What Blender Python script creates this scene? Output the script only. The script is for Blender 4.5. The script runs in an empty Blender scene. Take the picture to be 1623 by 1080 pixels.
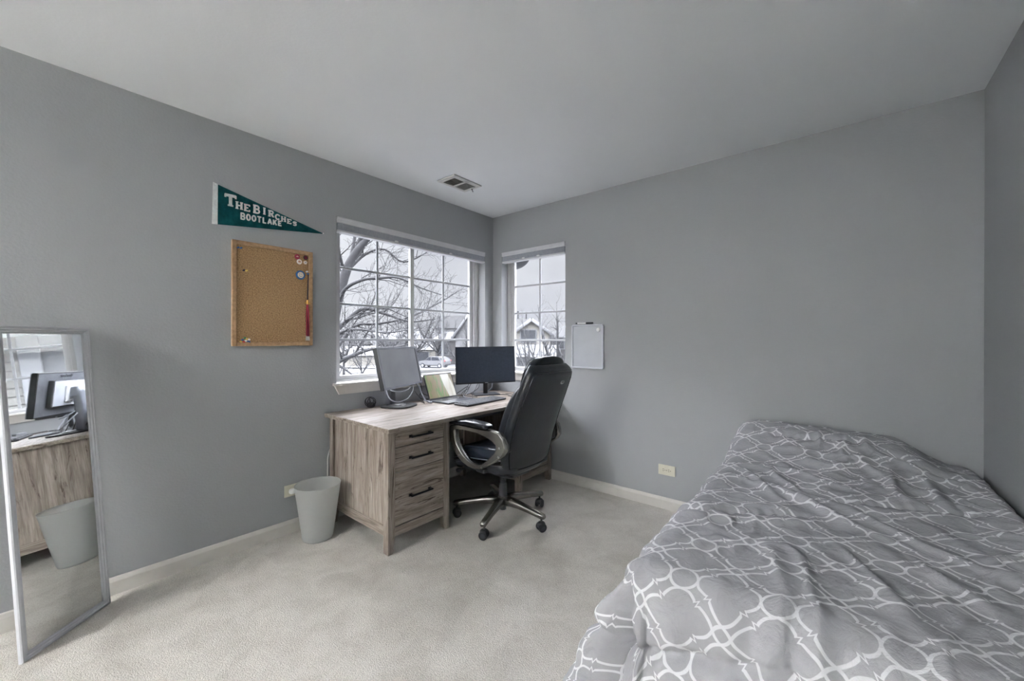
import bpy, bmesh, math, random
from math import sin, cos, pi, radians, atan2, sqrt, exp
from mathutils import Vector, Matrix, noise
S = bpy.context.scene
C = S.collection
random.seed(7)
# ------------------------------------------------------------------ camera
CAM = Vector((2.69351, -2.94282, 1.22336)); FPX = 632.425
YAW, PIT, ROL = 0.69299, -0.00126, 0.00169
fw = Vector((-sin(YAW)*cos(PIT), cos(YAW)*cos(PIT), sin(PIT)))
r0 = Vector((cos(YAW), sin(YAW), 0)); u0 = r0.cross(fw)
rt = r0*cos(ROL)+u0*sin(ROL); up = -r0*sin(ROL)+u0*cos(ROL)
cd = bpy.data.cameras.new('camera'); cam = bpy.data.objects.new('camera', cd); C.objects.link(cam)
cd.sensor_width = 36; cd.lens = FPX/1623*36; cd.clip_start = 0.05; cd.clip_end = 600
M = Matrix((rt, up, -fw)).transposed().to_4x4(); M.translation = CAM; cam.matrix_world = M
S.camera = cam
S.view_settings.view_transform = 'Standard'; S.view_settings.look = 'None'
S.view_settings.gamma = 1; S.view_settings.use_curve_mapping = False; S.view_settings.exposure = 0.0
S.cycles.max_bounces = 10; S.cycles.diffuse_bounces = 6; S.cycles.glossy_bounces = 4
S.cycles.transparent_max_bounces = 24; S.cycles.transmission_bounces = 8
S.cycles.caustics_reflective = False; S.cycles.caustics_refractive = False
S.cycles.sample_clamp_indirect = 60

# ------------------------------------------------------------------ materials
def lin(c):
    return tuple(((v/255/12.92) if v/255 <= .04045 else ((v/255+.055)/1.055)**2.4) for v in c)+(1,)
class N:                                         # small node helper
    def __init__(s, name, rough=.5, metal=0, col=(128,128,128), spec=.5):
        s.m = bpy.data.materials.new(name); s.m.use_nodes = True
        s.t = s.m.node_tree; s.b = s.t.nodes['Principled BSDF']
        s.b.inputs['Roughness'].default_value = rough; s.b.inputs['Metallic'].default_value = metal
        s.b.inputs['Base Color'].default_value = lin(col); s.b.inputs['Specular IOR Level'].default_value = spec
    def n(s, kind, **kw):
        nd = s.t.nodes.new('ShaderNode'+kind)
        for k, v in kw.items(): setattr(nd, k, v)
        return nd
    def l(s, a, b): s.t.links.new(a, b)
    def coord(s, out='Object', scale=(1,1,1), rot=(0,0,0)):
        tc = s.n('TexCoord'); mp = s.n('Mapping'); s.l(tc.outputs[out], mp.inputs[0])
        mp.inputs['Scale'].default_value = scale; mp.inputs['Rotation'].default_value = rot
        return mp.outputs[0]
    def noise(s, vec, scale, detail=4, rough=.5, dist=0):
        nd = s.n('TexNoise'); s.l(vec, nd.inputs['Vector']); nd.inputs['Scale'].default_value = scale
        nd.inputs['Detail'].default_value = detail; nd.inputs['Roughness'].default_value = rough
        nd.inputs['Distortion'].default_value = dist; return nd.outputs['Fac']
    def ramp(s, fac, stops):
        nd = s.n('ValToRGB'); s.l(fac, nd.inputs[0]); e = nd.color_ramp.elements
        while len(e) < len(stops): e.new(.5)
        for x, (p, c) in zip(e, stops): x.position = p; x.color = lin(c) if len(c) == 3 else c
        return nd.outputs[0]
    def mix(s, fac, a, b, mode='MIX'):
        nd = s.n('MixRGB', blend_type=mode)
        for i, v in ((0, fac), (1, a), (2, b)):
            if hasattr(v, 'is_linked'): s.l(v, nd.inputs[i])
            elif i == 0: nd.inputs[0].default_value = v
            else: nd.inputs[i].default_value = lin(v)
        return nd.outputs[0]
    def math(s, op, a, b=None, c=None):
        nd = s.n('Math', operation=op)
        for i, v in enumerate((a, b, c)):
            if v is None: continue
            if hasattr(v, 'is_linked'): s.l(v, nd.inputs[i])
            else: nd.inputs[i].default_value = v
        return nd.outputs[0]
    def col(s, o): s.l(o, s.b.inputs['Base Color'])
    def bump(s, h, strength=.2, dist=.01):
        nd = s.n('Bump'); nd.inputs['Strength'].default_value = strength; nd.inputs['Distance'].default_value = dist
        s.l(h, nd.inputs['Height']); s.l(nd.outputs[0], s.b.inputs['Normal'])
def plain(name, col, rough=.5, metal=0, spec=.5, var=.06, sc=12, bump=0, bs=200):
    n = N(name, rough, metal, col, spec); v = n.coord()
    lo = tuple(c*(1-var) for c in col); hi = tuple(min(255, c*(1+var)) for c in col)
    n.col(n.ramp(n.noise(v, sc, 3), [(.3, lo), (.7, hi)]))
    if bump: n.bump(n.noise(v, bs, 3), bump, .004)
    return n.m
def m_wall(name, col, bs=.25):
    n = N(name, .6, 0, col, .3); v = n.coord()
    n.col(n.mix(n.noise(v, 1.3, 3), tuple(c*.975 for c in col), tuple(min(255, c*1.02) for c in col)))
    n.bump(n.noise(v, 90, 3), bs, .004); return n.m
WALLC = (155,157,159)
M_wall = m_wall('wall_paint', WALLC)
M_ceil = m_wall('ceiling_paint', (222,225,228), .15)
def m_carpet():
    n = N('carpet_pile', 1, 0, (190,186,178), .05); v = n.coord()
    a = n.ramp(n.noise(v, 260, 2, .6), [(.32, (120,113,104)), (.52, (200,194,185)), (.8, (234,229,221))])
    b = n.ramp(n.noise(v, 5.5, 5, .6, .6), [(.34, (196,190,180)), (.62, (226,221,213))])
    c = n.mix(.35, a, b, 'MIX'); d = n.mix(.55, c, b, 'MULTIPLY')
    g = n.n('Gamma'); g.inputs[1].default_value = .58; n.l(d, g.inputs[0]); n.col(g.outputs[0])
    n.bump(n.noise(v, 230, 2, .6), .55, .012); return n.m
M_carpet = m_carpet()
M_trim = plain('trim_paint', (202,199,193), .45, var=.02)
M_white = plain('white_vinyl', (192,192,193), .35, var=.02)
M_grid = plain('grille_vinyl', (176,178,182), .4, var=.02)
def m_wood(name, axis, tone=1.0):
    n = N(name, .55, 0, (150,140,130), .3)
    st = [14, 14, 14]; st[axis] = 1.1
    v = n.coord('Object', tuple(st))
    g = n.noise(v, 2.0, 8, .62, .9)
    k = lambda c: tuple(x*tone for x in c)
    base = n.ramp(g, [(.28, k((120,108,98))), (.45, k((158,146,136))), (.62, k((181,171,162))), (.8, k((166,154,143)))])
    st2 = [5, 5, 5]; st2[axis] = .9; v2 = n.coord('Object', tuple(st2))
    dk = n.ramp(n.noise(v2, 2.6, 9, .72, 2.2), [(.57, (255,255,255)), (.64, (150,138,128)), (.72, (105,94,86))])
    st3 = [60, 60, 60]; st3[axis] = 3
    fine = n.ramp(n.noise(n.coord('Object', tuple(st3)), 3, 3, .6), [(.35, (214,210,206)), (.6, (255,255,255))])
    n.col(n.mix(1, n.mix(1, base, dk, 'MULTIPLY'), fine, 'MULTIPLY')); n.bump(g, .05, .004); return n.m
W_X, W_Y, W_Z = m_wood('oak_grain_x', 0, .89), m_wood('oak_grain_y', 1, .90), m_wood('oak_grain_z', 2, .89)
M_blackmetal = plain('black_metal', (24,24,27), .4, .6)
M_blackpl = plain('black_plastic', (26,27,31), .42)
M_dkpl = plain('dark_plastic', (44,46,52), .45)
M_silver = plain('silver_plastic', (150,153,160), .35, .3)
M_leather = plain('black_leather', (22,25,31), .34, var=.15, sc=30, bump=.25, bs=140)
M_leather2 = plain('black_leather_smooth', (24,28,36), .25, var=.12, sc=20, bump=.15, bs=90)
M_stitch = plain('grey_stitching', (96,98,102), .6)
M_pewter = plain('pewter_metal', (128,126,122), .27, .85)
M_chrome = plain('brushed_chrome', (185,185,184), .22, .9)
M_oak = plain('oak_frame', (166,134,100), .5, var=.1, sc=60)
M_mirrorfr = plain('white_frame', (196,198,203), .35, var=.02)
def m_cork():
    n = N('cork', .9, 0, (165,125,80), .1); v = n.coord()
    a = n.ramp(n.noise(v, 150, 3, .7), [(.3, (104,80,54)), (.45, (150,121,88)), (.6, (166,137,102)), (.75, (188,162,128))])
    n.col(a); n.bump(n.noise(v, 120, 3), .4, .003); return n.m
M_cork = m_cork()
def m_simple(name, c, r=.5, metal=0): return plain(name, c, r, metal, var=.03)
M_blue = m_simple('blue_plastic', (35,90,150)); M_yel = m_simple('yellow_plastic', (215,185,90)); M_red = m_simple('red_plastic', (190,40,50))
M_grn = m_simple('green_plastic', (40,120,80)); M_whpl = m_simple('white_plastic', (228,228,228), .35)
M_maroon = m_simple('maroon_enamel', (140,30,62)); M_navy = m_simple('navy_thread', (28,28,56), .8); M_crim = m_simple('crimson_thread', (140,22,44), .8)
M_cream = m_simple('cream_enamel', (210,196,178)); M_gold = m_simple('gold', (205,160,80), .4, .5)
M_ivory = m_simple('ivory_plastic', (203,200,182), .35); M_slot = m_simple('outlet_slot', (40,36,32), .6)
M_whboard = plain('whiteboard_surface', (178,182,188), .3, var=.01)
M_blindf = plain('shade_fabric', (152,155,163), .8, var=.04, sc=80)
M_blindw = plain('shade_rail', (198,199,201), .4, var=.02)
M_cable = m_simple('black_cable', (30,31,35), .5); M_cableg = m_simple('grey_cable', (150,153,162), .45); M_cablew = m_simple('white_cable', (215,215,212), .45)
def m_felt():
    n = N('teal_felt', .95, 0, (24,84,90), .1); v = n.coord()
    n.col(n.ramp(n.noise(v, 22, 5, .6), [(.3, (14,68,74)), (.7, (30,100,106))])); n.bump(n.noise(v, 14, 4), .35, .01); return n.m
M_felt = m_felt(); M_feltw = plain('white_felt', (205,208,206), .9, var=.05, sc=60)
def m_glass(name, tint=(.97,.98,.98,1), base=.04):
    m = bpy.data.materials.new(name); m.use_nodes = True; t = m.node_tree; t.nodes.clear()
    o = t.nodes.new('ShaderNodeOutputMaterial'); tr = t.nodes.new('ShaderNodeBsdfTransparent'); gl = t.nodes.new('ShaderNodeBsdfGlossy')
    tr.inputs[0].default_value = tint; gl.inputs['Roughness'].default_value = .02
    lw = t.nodes.new('ShaderNodeLayerWeight'); lw.inputs[0].default_value = .5; pw = t.nodes.new('ShaderNodeMath'); pw.operation = 'POWER'; pw.inputs[1].default_value = 5; t.links.new(lw.outputs['Facing'], pw.inputs[0])
    fr = t.nodes.new('ShaderNodeMath'); fr.operation = 'MULTIPLY_ADD'; fr.inputs[1].default_value = .5; fr.inputs[2].default_value = .02; t.links.new(pw.outputs[0], fr.inputs[0])
    mx = t.nodes.new('ShaderNodeMixShader'); t.links.new(fr.outputs[0], mx.inputs[0]); t.links.new(tr.outputs[0], mx.inputs[1]); t.links.new(gl.outputs[0], mx.inputs[2])
    t.links.new(mx.outputs[0], o.inputs[0]); return m
M_glass = m_glass('window_glass')
def m_screen():
    m = bpy.data.materials.new('insect_screen'); m.use_nodes = True; t = m.node_tree; t.nodes.clear()
    o = t.nodes.new('ShaderNodeOutputMaterial'); tr = t.nodes.new('ShaderNodeBsdfTransparent'); df = t.nodes.new('ShaderNodeBsdfDiffuse')
    df.inputs[0].default_value = (.32,.33,.36,1); mx = t.nodes.new('ShaderNodeMixShader'); mx.inputs[0].default_value = .07
    t.links.new(tr.outputs[0], mx.inputs[1]); t.links.new(df.outputs[0], mx.inputs[2]); t.links.new(mx.outputs[0], o.inputs[0]); return m
M_screenmesh = m_screen()
def m_mirror():
    n = N('mirror_silver', .015, 1, (236,238,238)); return n.m
M_mirror = m_mirror()
def m_frost():
    m = bpy.data.materials.new('frosted_plastic'); m.use_nodes = True; t = m.node_tree; t.nodes.clear()
    o = t.nodes.new('ShaderNodeOutputMaterial'); tr = t.nodes.new('ShaderNodeBsdfTransparent'); df = t.nodes.new('ShaderNodeBsdfDiffuse'); tl = t.nodes.new('ShaderNodeBsdfTranslucent'); gl = t.nodes.new('ShaderNodeBsdfGlossy')
    tr.inputs[0].default_value = (.86,.88,.88,1); df.inputs[0].default_value = (.88,.89,.88,1); tl.inputs[0].default_value = (.88,.89,.88,1); gl.inputs['Roughness'].default_value = .3
    a = t.nodes.new('ShaderNodeMixShader'); a.inputs[0].default_value = .5; t.links.new(df.outputs[0], a.inputs[1]); t.links.new(tl.outputs[0], a.inputs[2])
    b = t.nodes.new('ShaderNodeMixShader'); b.inputs[0].default_value = .5; t.links.new(a.outputs[0], b.inputs[1]); t.links.new(tr.outputs[0], b.inputs[2])
    c = t.nodes.new('ShaderNodeMixShader'); c.inputs[0].default_value = .06; t.links.new(b.outputs[0], c.inputs[1]); t.links.new(gl.outputs[0], c.inputs[2])
    t.links.new(c.outputs[0], o.inputs[0]); return m
M_frost = m_frost()
def m_emit(name, c, st):
    m = bpy.data.materials.new(name); m.use_nodes = True; b = m.node_tree.nodes['Principled BSDF']
    b.inputs['Emission Color'].default_value = c; b.inputs['Emission Strength'].default_value = st; b.inputs['Base Color'].default_value = (.8,.8,.8,1); return m

SKYHI, FILL_LAMP = 26.0, 2050.0
def EXT(c): k = .17; return tuple(255*((( (v/255)**2.2)*k)**(1/2.2)) for v in c)     # outdoor colours darkened to offset the boosted upper sky
def EXTW(c): k = .33; return tuple(255*((( (v/255)**2.2)*k)**(1/2.2)) for v in c)  # same darkening, milder, for the wing and downspout
# ------------------------------------------------------------------ object helpers
def tag(o, label=None, cat=None, group=None, kind=None):
    for k, v in (('label', label), ('category', cat), ('group', group), ('kind', kind)):
        if v: o[k] = v
    return o
def thing(name, label, cat, loc=(0,0,0), rot=(0,0,0), group=None, kind=None):
    o = bpy.data.objects.new(name, None); C.objects.link(o); o.empty_display_size = .05
    o.location = loc; o.rotation_euler = rot
    return tag(o, label, cat, group, kind)
def mworld(o):
    m = Matrix.LocRotScale(o.location, o.rotation_euler, None)
    return mworld(o.parent) @ m if o.parent else m
def build(name, bm, mat, parent=None, world=True, smooth=False, label=None, origin=None):
    me = bpy.data.meshes.new(name)
    bmesh.ops.recalc_face_normals(bm, faces=bm.faces)
    mats = mat if isinstance(mat, (list, tuple)) else [mat]
    for m in mats: me.materials.append(m)
    loc = Vector((0,0,0))
    if parent is not None and world: bm.transform(mworld(parent).inverted())
    if parent is None and origin is None and len(bm.verts):
        xs = [v.co for v in bm.verts]; lo = Vector((min(v[i] for v in xs) for i in range(3))); hi = Vector((max(v[i] for v in xs) for i in range(3)))
        loc = Vector(((lo.x+hi.x)/2, (lo.y+hi.y)/2, lo.z)); bm.transform(Matrix.Translation(-loc))
    elif origin is not None:
        loc = Vector(origin); bm.transform(Matrix.Translation(-loc))
    bm.to_mesh(me); bm.free()
    if smooth:
        for p in me.polygons: p.use_smooth = True
    o = bpy.data.objects.new(name, me); C.objects.link(o); o.location = loc
    if parent is not None: o.parent = parent
    if label: o['label'] = label
    return o
def nb(): return bmesh.new()
def box(bm, a, b, bev=0, seg=2, mat=0):
    a, b = Vector(a), Vector(b); lo = Vector((min(a[i], b[i]) for i in range(3))); hi = Vector((max(a[i], b[i]) for i in range(3)))
    t = nb(); bmesh.ops.create_cube(t, size=1)
    t.transform(Matrix.Translation((lo+hi)/2) @ Matrix.Diagonal((*(hi-lo), 1)))
    if bev: bmesh.ops.bevel(t, geom=t.edges[:], offset=min(bev, min(hi-lo)*.45), segments=seg, affect='EDGES', profile=.5)
    merge(bm, t, mat); return bm
def merge(bm, t, mat=0):
    if mat:
        for f in t.faces: f.material_index = mat
    me = bpy.data.meshes.new('tmp'); t.to_mesh(me); t.free(); bm.from_mesh(me); bpy.data.meshes.remove(me)
def cyl(bm, a, b, r1, r2=None, n=20, bev=0, mat=0):
    a, b = Vector(a), Vector(b); d = b-a; r2 = r1 if r2 is None else r2
    t = nb(); bmesh.ops.create_cone(t, cap_ends=True, segments=n, radius1=r1, radius2=r2, depth=d.length)
    if bev: bmesh.ops.bevel(t, geom=[e for e in t.edges if len(e.link_faces) == 2 and any(len(f.verts) > 4 for f in e.link_faces)], offset=bev, segments=2, affect='EDGES')
    q = Vector((0,0,1)).rotation_difference(d.normalized())
    t.transform(Matrix.Translation((a+b)/2) @ q.to_matrix().to_4x4()); merge(bm, t, mat)
def smoothpts(pts, k=6):
    P = [Vector(p) for p in pts]
    if len(P) < 3: return P
    Q = [P[0]*2-P[1]]+P+[P[-1]*2-P[-2]]; out = []
    for i in range(1, len(Q)-2):
        for j in range(k):
            t = j/k; a, b, c, d = Q[i-1], Q[i], Q[i+1], Q[i+2]
            out.append(.5*((2*b)+(c-a)*t+(2*a-5*b+4*c-d)*t*t+(3*b-a-3*c+d)*t**3))
    out.append(P[-1]); return out
def sweep(bm, pts, rad, n=6, sec=None, closed=False, upv=None, mat=0):
    """tube along pts; rad number or list; sec: function(i)->list of (a,b) offsets in the frame (side, up)"""
    P = [Vector(p) for p in pts]; m = len(P); rings = []
    nrm = None
    for i in range(m):
        if closed: t = P[(i+1) % m]-P[i-1]
        else: t = P[min(i+1, m-1)]-P[max(i-1, 0)]
        t = t.normalized() if t.length > 1e-9 else Vector((0,0,1))
        if upv is not None:
            u = Vector(upv); side = t.cross(u).normalized(); u = side.cross(t).normalized()
        else:
            if nrm is None:
                u = Vector((0,0,1)) if abs(t.z) < .9 else Vector((1,0,0))
            else: u = nrm
            side = t.cross(u).normalized(); u = side.cross(t).normalized(); nrm = u
        rr = rad[i] if isinstance(rad, (list, tuple)) else rad
        offs = sec(i) if sec else [(rr*cos(2*pi*k/n), rr*sin(2*pi*k/n)) for k in range(n)]
        rings.append([bm.verts.new(P[i]+side*a+u*b) for a, b in offs])
    k = len(rings[0])
    rng = range(m) if closed else range(m-1)
    for i in rng:
        A, B = rings[i], rings[(i+1) % m]
        for j in range(k):
            f = bm.faces.new((A[j], A[(j+1) % k], B[(j+1) % k], B[j])); f.material_index = mat; f.smooth = True
    if not closed and k > 2:
        for R_ in (rings[0], rings[-1]):
            try: bm.faces.new(R_).material_index = mat
            except ValueError: pass
def rsec(w, h, r, n=3):                          # rounded rectangle section
    out = []
    for cx, cy, a0 in ((w/2-r, h/2-r, 0), (-w/2+r, h/2-r, 90), (-w/2+r, -h/2+r, 180), (w/2-r, -h/2+r, 270)):
        for k in range(n+1):
            a = radians(a0+90*k/n); out.append((cx+r*cos(a), cy+r*sin(a)))
    return out
def sup(bm, c, s, e1=.35, e2=.35, nu=40, nv=24, f=None, mat=0):   # superellipsoid cushion, optional deformation
    c, s = Vector(c), Vector(s); g = lambda v, e: (abs(v)**e)*(1 if v >= 0 else -1)
    rings = []
    for i in range(1, nv):
        ph = -pi/2+pi*i/nv; ring = []
        for j in range(nu):
            th = 2*pi*j/nu
            p = Vector((g(cos(ph), e1)*g(cos(th), e2), g(cos(ph), e1)*g(sin(th), e2), g(sin(ph), e1)))
            q = Vector((c[k]+p[k]*s[k] for k in range(3)))
            if f: q = f(q, p)
            ring.append(bm.verts.new(q))
        rings.append(ring)
    for i in range(len(rings)-1):
        for j in range(nu):
            F = bm.faces.new((rings[i][j], rings[i][(j+1) % nu], rings[i+1][(j+1) % nu], rings[i+1][j])); F.smooth = True; F.material_index = mat
    for R_ in (rings[0], rings[-1]):
        F = bm.faces.new(R_); F.smooth = True; F.material_index = mat
def prism(bm, outline, axis, a, b, hole=None, bev=0, mat=0):
    """outline: 2D points in the plane normal to axis; extruded from a to b"""
    def v3(p, h):
        l = [p[0], p[1]]; l.insert(axis, h); return Vector(l)
    t = nb()
    if hole is None:
        A = [t.verts.new(v3(p, a)) for p in outline]; B = [t.verts.new(v3(p, b)) for p in outline]; n = len(A)
        t.faces.new(A); t.faces.new(B[::-1])
        for i in range(n): t.faces.new((A[i], A[(i+1) % n], B[(i+1) % n], B[i]))
    bmesh.ops.recalc_face_normals(t, faces=t.faces)
    if bev: bmesh.ops.bevel(t, geom=[e for e in t.edges if e.calc_face_angle(0) > .6], offset=bev, segments=2, affect='EDGES')
    merge(bm, t, mat)
def frame(bm, axis, u0_, u1, v0, v1, d0, d1, w, bev=0):
    """rectangular ring; w width; plane axes are the two others in order"""
    def b2(a0, a1, c0, c1):
        p, q = [a0, c0], [a1, c1]; p.insert(axis, d0); q.insert(axis, d1); box(bm, p, q, bev)
    b2(u0_, u0_+w, v0, v1); b2(u1-w, u1, v0, v1); b2(u0_+w, u1-w, v0, v0+w); b2(u0_+w, u1-w, v1-w, v1)
def struct(name, bm, mat, smooth=False): return tag(build(name, bm, mat, smooth=smooth), kind='structure')
def dup(root, loc, rotz=None, label=None, group=None):
    def cp(o, par):
        c = o.copy(); C.objects.link(c); c.parent = par
        for ch in [x for x in bpy.data.objects if x.parent == o]: cp(ch, c)
        return c
    r = cp(root, None); r.location = loc
    if rotz is not None: r.rotation_euler = (0, 0, rotz)
    if label: r['label'] = label
    if group: r['group'] = group
    return r

# ------------------------------------------------------------------ room shell
W, H, YR, T = 3.217, 2.44, -7.4, .16
b = nb(); box(b, (-T,YR-T,-.12), (W+T,T,0)); struct('floor', b, M_carpet)
b = nb(); box(b, (-T,YR-T,H), (W+T,T,H+.15)); struct('ceiling', b, M_ceil)
WA = (-1.598, -.113, .905, 2.078)   # y0,y1,z0,z1
WB = (.118, .847, .905, 2.078)      # x0,x1,z0,z1
b = nb(); box(b, (-T,YR-T,0), (0,WA[0],H)); box(b, (-T,WA[1],0), (0,T,H)); box(b, (-T,WA[0],0), (0,WA[1],WA[2])); box(b, (-T,WA[0],WA[3]), (0,WA[1],H)); struct('wall_left', b, M_wall)
b = nb(); box(b, (0,0,0), (WB[0],T,H)); box(b, (WB[1],0,0), (W+T,T,H)); box(b, (WB[0],0,0), (WB[1],T,WB[2])); box(b, (WB[0],0,WB[3]), (WB[1],T,H)); struct('wall_back', b, M_wall)
b = nb(); box(b, (W,YR-T,0), (W+T,0,H)); struct('wall_right', b, M_wall)
DX0, DX1 = .9, 1.72
b = nb(); box(b, (0,YR-T,0), (DX0,YR,H)); box(b, (DX1,YR-T,0), (W,YR,H)); box(b, (DX0,YR-T,2.05), (DX1,YR,H)); struct('wall_rear', b, M_wall)
def baseb(p, q, nrm):
    b = nb(); d = Vector(q)-Vector(p); n = Vector(nrm); h = .082
    prof = [(0,0), (.014,0), (.014,h-.02), (.008,h-.005), (.004,h), (0,h)]
    A = [b.verts.new(Vector(p)+n*x+Vector((0,0,z))) for x, z in prof]; B = [b.verts.new(Vector(q)+n*x+Vector((0,0,z))) for x, z in prof]
    b.faces.new(A); b.faces.new(B[::-1])
    for i in range(6): b.faces.new((A[i], A[(i+1) % 6], B[(i+1) % 6], B[i]))
    return b
struct('baseboard_left', baseb((0,YR,0), (0,0,0), (1,0,0)), M_trim)
struct('baseboard_back', baseb((.014,0,0), (W,0,0), (0,-1,0)), M_trim)
struct('baseboard_right', baseb((W,-.014,0), (W,YR,0), (-1,0,0)), M_trim)
d = thing('door_1', None, None, ((DX0+DX1)/2, YR-.05, 0), kind='structure')
b = nb(); box(b, (DX0+.005,YR-.06,.005), (DX1-.005,YR-.02,2.045), .002)
for z0, z1 in ((.2,.95), (1.05,1.9)):
    for x0 in (DX0+.1, DX0+.45): box(b, (x0,YR-.02,z0), (x0+.27,YR-.012,z1), .005)
build('door_panel', b, M_white, d)
b = nb(); cyl(b, (DX1-.07,YR-.02,1), (DX1-.07,YR+.03,1), .012); sup(b, (DX1-.07,YR+.045,1), (.028,.02,.028), 1, 1, 16, 10); build('door_knob', b, M_pewter, d)
b = nb(); box(b, (DX0-.06,YR,0), (DX0,YR+.015,2.11)); box(b, (DX1,YR,0), (DX1+.06,YR+.015,2.11)); box(b, (DX0,YR,2.05), (DX1,YR+.015,2.11)); struct('trim_1', b, M_trim)

# ------------------------------------------------------------------ windows
def window(num, axis, u0_, u1, sgn, sashes, screens):
    """axis 0: in the x=0 wall (u=y, goes outward to -x); axis 1: in the y=0 wall (u=x, outward +y)"""
    root = thing('window_%d' % num, None, None, (0, (u0_+u1)/2, WA[2]) if axis == 0 else ((u0_+u1)/2, 0, WA[2]), kind='structure')
    z0, z1 = WA[2], WA[3]
    P = lambda d, u, z: (sgn*d, u, z) if axis == 0 else (u, sgn*d, z)
    def bx(bm, d0, d1, a0, a1, c0, c1, bev=0): box(bm, P(d0, a0, c0), P(d1, a1, c1), bev)
    b = nb()                                        # outer frame, stepped
    for d0, d1, w in ((.09,.155,.032), (.10,.155,.047)):
        bx(b, d0, d1, u0_, u0_+w, z0, z1, .002); bx(b, d0, d1, u1-w, u1, z0, z1, .002); bx(b, d0, d1, u0_+w, u1-w, z0, z0+.03, .002); bx(b, d0, d1, u0_+w, u1-w, z1-w, z1, .002)
    build('window_frame', b, M_white, root)
    for k, (a0, a1, dd) in enumerate(sashes):
        s = nb(); w = .036
        for q0, q1 in ((a0, a0+w), (a1-w, a1)): bx(s, dd, dd+.03, q0, q1, z0+.02, z1-.03, .003)
        bx(s, dd, dd+.03, a0+w, a1-w, z0+.03, z0+.058, .003); bx(s, dd, dd+.03, a0+w, a1-w, z1-.07, z1-.03, .003)
        so = build('sash', s, M_white, root)
        m = nb(); am = (a0+a1)/2
        bx(m, dd+.008, dd+.018, am-.009, am+.009, z0+.05, z1-.05, .002)
        for z in (1.223, 1.485, 1.748, 2.008): bx(m, dd+.007, dd+.019, a0+w-.002, a1-w+.002, z-.009, z+.009, .002)
        build('grille', m, M_grid, so)
        g = nb(); bx(g, dd+.0125, dd+.0135, a0+w-.004, a1-w+.004, z0+.05, z1-.06); build('glass_pane', g, M_glass, so)
        if screens[k]:
            g = nb(); bx(g, dd+.034, dd+.035, a0+.02, a1-.02, z0+.04, z1-.04); build('insect_screen', g, M_screenmesh, root)
    # stool and apron
    b = nb(); bx(b, -.032, .092, u0_-.0, u1+.0, z0-.0, z0+.017, .004)
    bx(b, -.032, 0, u0_-.028, u0_+.01, z0, z0+.017, .004); bx(b, -.032, 0, u1-.01, u1+.02, z0, z0+.017, .004)
    build('window_sill', b, M_trim, root)
    b = nb(); prof = [(.0,0), (-.022,0), (-.020,-.012), (-.012,-.05), (-.010,-.062), (0,-.062)]
    A, B = [], []
    for dd, zz in prof:
        ins = -zz*.55
        A.append(b.verts.new(P(dd, u0_-.018+ins, z0+zz))); B.append(b.verts.new(P(dd, u1+.012-ins, z0+zz)))
    b.faces.new(A); b.faces.new(B[::-1])
    for i in range(6): b.faces.new((A[i], A[(i+1) % 6], B[(i+1) % 6], B[i]))
    build('apron', b, M_trim, root)
    return root
window(1, 0, WA[0], WA[1], -1, [(-1.555,-.872,.105), (-.895,-.165,.122)], [False, True])
window(2, 1, WB[0], WB[1], 1, [(.155,.835,.108)], [True])
def blind(axis, u0_, u1, sgn, label, clips):
    P = lambda d, u, z: (sgn*d, u, z) if axis == 0 else (u, sgn*d, z)
    root = thing('window_shade', label, 'window shade', P(.02, (u0_+u1)/2, 1.972), group=None)
    u0_ += .004; u1 -= .004
    b = nb(); box(b, P(-.006,u0_,2.036), P(.055,u1,2.076), .004); box(b, P(-.009,u0_,2.062), P(.0,u1,2.076), .003); build('head_rail', b, M_blindw, root)
    b = nb(); z = 2.036; n = 9; dz = .048/n
    for k in range(n): box(b, P(-.001,u0_+.004,z-dz*(k+1)), P(.047,u1-.004,z-dz*k), dz*.35, 1)
    build('pleated_fabric', b, M_blindf, root)
    b = nb(); box(b, P(-.004,u0_+.002,1.973), P(.048,u1-.002,1.988), .003); build('bottom_rail', b, M_blindw, root)
    for c in clips:
        b = nb(); sup(b, P(-.006,c,1.992), (.006,.018,.006) if axis == 0 else (.018,.006,.006), 1, 1, 14, 8); build('clip', b, M_whpl, root)
blind(0, WA[0], WA[1], -1, 'wide raised grey pleated shade at the top of the large left window', (-1.12,-.56))
blind(1, WB[0], WB[1], 1, 'short raised grey pleated shade atop the narrow window beside the whiteboard', (.39,.56))

# ------------------------------------------------------------------ ceiling register
r = thing('ceiling_vent', 'white two-panel metal air register on the ceiling near the window corner', 'air vent', (.405,-.825,2.44))
b = nb()
for y0, y1 in ((-.968,-.928), (-.825,-.808), (-.706,-.68)): box(b, (.308,y0,2.430), (.502,y1,2.4395), .002)
box(b, (.308,-.93,2.430), (.333,-.70,2.4395), .002); box(b, (.460,-.93,2.430), (.502,-.70,2.4395), .002)
build('vent_frame', b, plain('vent_white', (196,196,194), .4, var=.02), r)
Mv = plain('vent_louvre', (122,120,112), .5, .3)
for y0, y1, a in ((-.928,-.825,.5), (-.808,-.706,1.1)):
    b = nb(); n = 9
    for k in range(n):
        y = y0+(y1-y0)*(k+.5)/n
        cyl(b, (.333,y,2.4355), (.460,y,2.4355), .0001, n=4); box(b, (.333,y-.0045,2.4335), (.460,y+.0005,2.4345)); box(b, (.333,y-.0005,2.4345), (.46,y+.0005,2.439))
    box(b, (.333,y0,2.4385), (.460,y1,2.4395)); build('louvre_panel', b, Mv if a < 1 else plain('vent_louvre_light', (150,149,144), .5, .3), r)
b = nb(); cyl(b, (.405,-.694,2.431), (.392,-.668,2.418), .003, n=8); cyl(b, (.405,-.694,2.431), (.41,-.694,2.428), .006, n=10); build('damper_lever', b, M_dkpl, r)

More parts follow.
